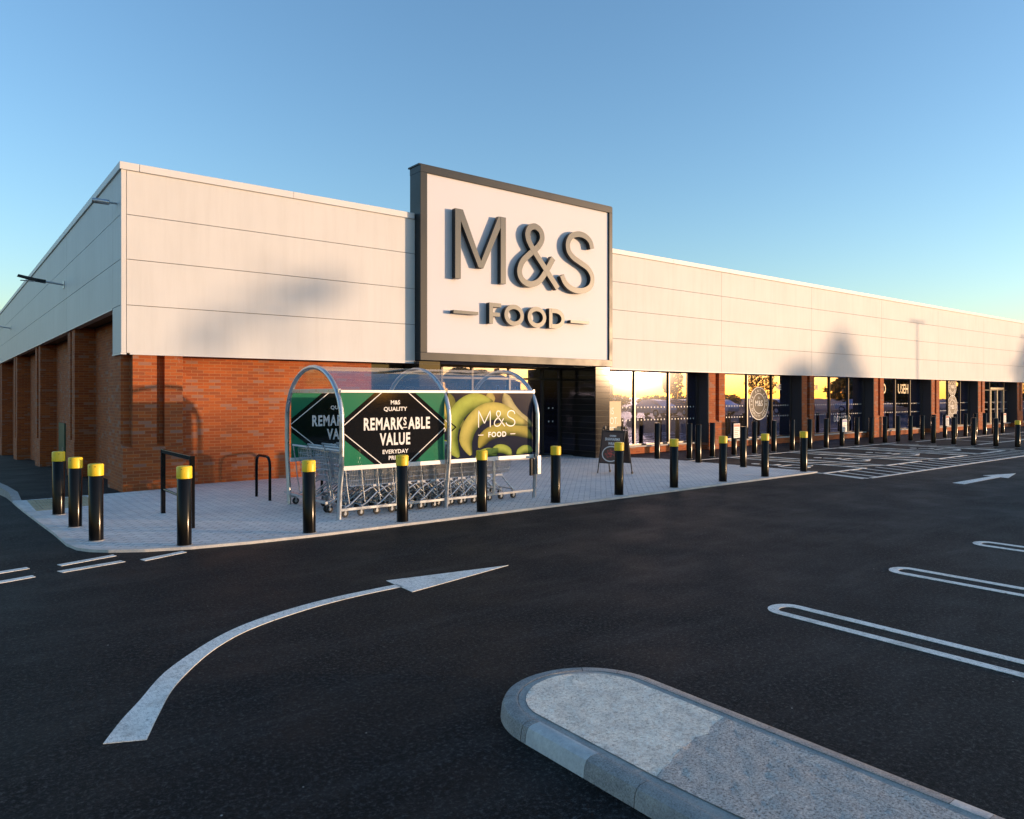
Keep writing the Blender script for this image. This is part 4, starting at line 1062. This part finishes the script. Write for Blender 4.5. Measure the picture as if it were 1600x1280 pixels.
for i, (x, l) in enumerate([(33.6,'thin lamp post throwing a straight shadow on the right fascia'), (48.0,'second thin lamp post farther along the car park')]):
    X_, Y_ = onsun(x, 26)
    e = tag(empty('lamp_post', (X_, Y_, 0)), l, 'lamp post', 'car park lamp posts')
    MB().tube([(0,0,-.1),(0,0,1.2),(0,0,6.3)], [.08,.06,.04], 10).build('pole', M['galv'], e)
    b = MB(); b.box(-.75,-.10,-.1,.1,6.28,6.36); b.box(.10,.75,-.1,.1,6.28,6.36); b.box(-.1,.1,-.03,.03,6.29,6.34); b.build('lamp_head', M['anth'], e, .01)
def house(x, y, wd, dp, h, rh, label, rz=0.0):
    e = tag(empty('house', (x, y, 0), rz), label, 'house', 'houses across the car park')
    MB().box(-wd/2, wd/2, -dp/2, dp/2, -.1, h).build('wall', M['brick_far'], e)
    r_ = MB(); o_ = .35; a_, b_ = wd/2+o_, dp/2+o_; g_ = wd/2-dp/2*.7
    r_.add([(-a_,-b_,h),(a_,-b_,h),(a_,b_,h),(-a_,b_,h),(-g_,0,h+rh),(g_,0,h+rh)], [(0,1,5,4),(1,2,5),(2,3,4,5),(3,0,4),(3,2,1,0)])
    ro = r_.build('roof', M['rooftile'], e)
    MB().box(wd*.22,wd*.22+.8,-.35,.35,h+rh*.3,h+rh+.8).build('chimney', M['brick_far'], ro)
    for i in range(3):
        for zz in (.9, h*.58):
            xx = -wd*.32+i*wd*.32; wf = MB().box(xx-.55,xx+.55,dp/2+.01,dp/2+.06,zz,zz+1.15).build('window', M['alu'], e)
            MB().box(xx-.47,xx+.47,dp/2+.061,dp/2+.068,zz+.08,zz+1.07).build('pane', M['carglass'], wf)
    MB().box(-wd*.16-.45,-wd*.16+.45,dp/2+.01,dp/2+.06,.1,2.1).build('door', M['doorgreen'], e)
house(46, -104, 11, 8, 3.6, 2.0, 'leftmost low brick house with a hipped roof across the car park', R(-8))
house(62, -98, 12, 8, 3.4, 2.0, 'wide low brick house between two others across the car park', R(-14))
house(80, -94, 10, 8, 4.2, 2.0, 'taller brick house right of the wide one', R(-20))
house(98, -88, 11, 8, 3.8, 1.8, 'brick house nearest the conifers', R(-28))
house(26, -112, 11, 8, 3.4, 1.8, 'brick house standing apart, farthest left', R(0))
def car(x, y, rz, c, label):
    e = tag(empty('parked_car', (x, y, -.03), rz), label, 'car', 'cars parked across the car park')
    pm = mat('car_paint', c, .3, .3, spec=.6, coat=.8)
    prof = [(-2.1,.35),(-2.12,.75),(-1.95,.95),(-1.1,1.02),(-.55,1.42),(.35,1.47),(1.15,1.40),(1.75,1.02),(2.05,.95),(2.12,.6),(2.08,.30)]
    b = MB()
    for s_, k_ in ((-1,.80),(-1,1),(1,1),(1,.80)):
        pass
    n_ = len(prof)
    for s_ in (-.86,-.80,.80,.86):
        for (px, pz) in prof:
            ins = .16 if pz > 1.05 else 0; yy_ = math.copysign(abs(s_)-ins, s_); sq = .97 if abs(s_) > .85 else 1
            b.v.append((px*sq, yy_, pz if abs(s_) < .85 else .3+(pz-.3)*.965))
    for r_ in range(3):
        for j in range(n_): a_ = r_*n_+j; b_ = r_*n_+(j+1)%n_; b.f.append((a_, a_+n_, b_+n_, b_))
    b.f.append(tuple(range(n_))); b.f.append(tuple(3*n_+j for j in range(n_-1,-1,-1)))
    b.build('body', pm, e, .03)
    gl = MB()
    for s_ in (-1, 1):
        yy_ = s_*.705; gl.add([(-1.0,s_*.72+.0,1.04),(-.52,yy_*.99,1.38),(1.05,yy_*.99,1.38),(1.5,s_*.72,1.06)], [(0,1,2,3)])
    gl.build('side_window', M['carglass'], e)
    MB().add([(-1.13,-.6,1.04),(-1.13,.6,1.04),(-.6,.55,1.42),(-.6,-.55,1.42)], [(0,1,2,3)]).build('windscreen', M['carglass'], e)
    for wx in (-1.3, 1.3):
        for s_ in (-1, 1):
            w_o = MB(); w_o.lathe((wx, s_*.80, .32), [(.2,-.09),(.32,-.08),(.32,.08),(.2,.09)], 18, 'y'); wh = w_o.build('wheel', M['rubber'], e)
            MB().lathe((wx, s_*.80, .32), [(.19,-.10),(.19,.10)], 14, 'y').build('rim', M['galv'], wh)
    for s_ in (-1, 1): MB().box(-2.13,-2.05,s_*.62-.16,s_*.62+.16,.66,.80).build('headlight', M['pwhite'], e, .01)
CR = [(46,-26,'(.5,.52,.55)','silver'), (51,-27,'(.03,.05,.12)','dark blue'), (57,-27.5,'(.6,.6,.6)','white'), (64,-26,'(.02,.02,.02)','black'), (70,-27,'(.35,.03,.02)','red'), (38,-40,'(.12,.13,.14)','grey'), (78,-24,'(.4,.42,.45)','pale grey')]
for i, (x, y, c, nm) in enumerate(CR): car(x, y, R(90+rnd.uniform(-3,3)), eval(c), '%s car parked across the car park, %s' % (nm, ['opposite the entrance side','second along','third along','between the white and red cars','next to the black car','standing alone farther back','farthest right'][i]))
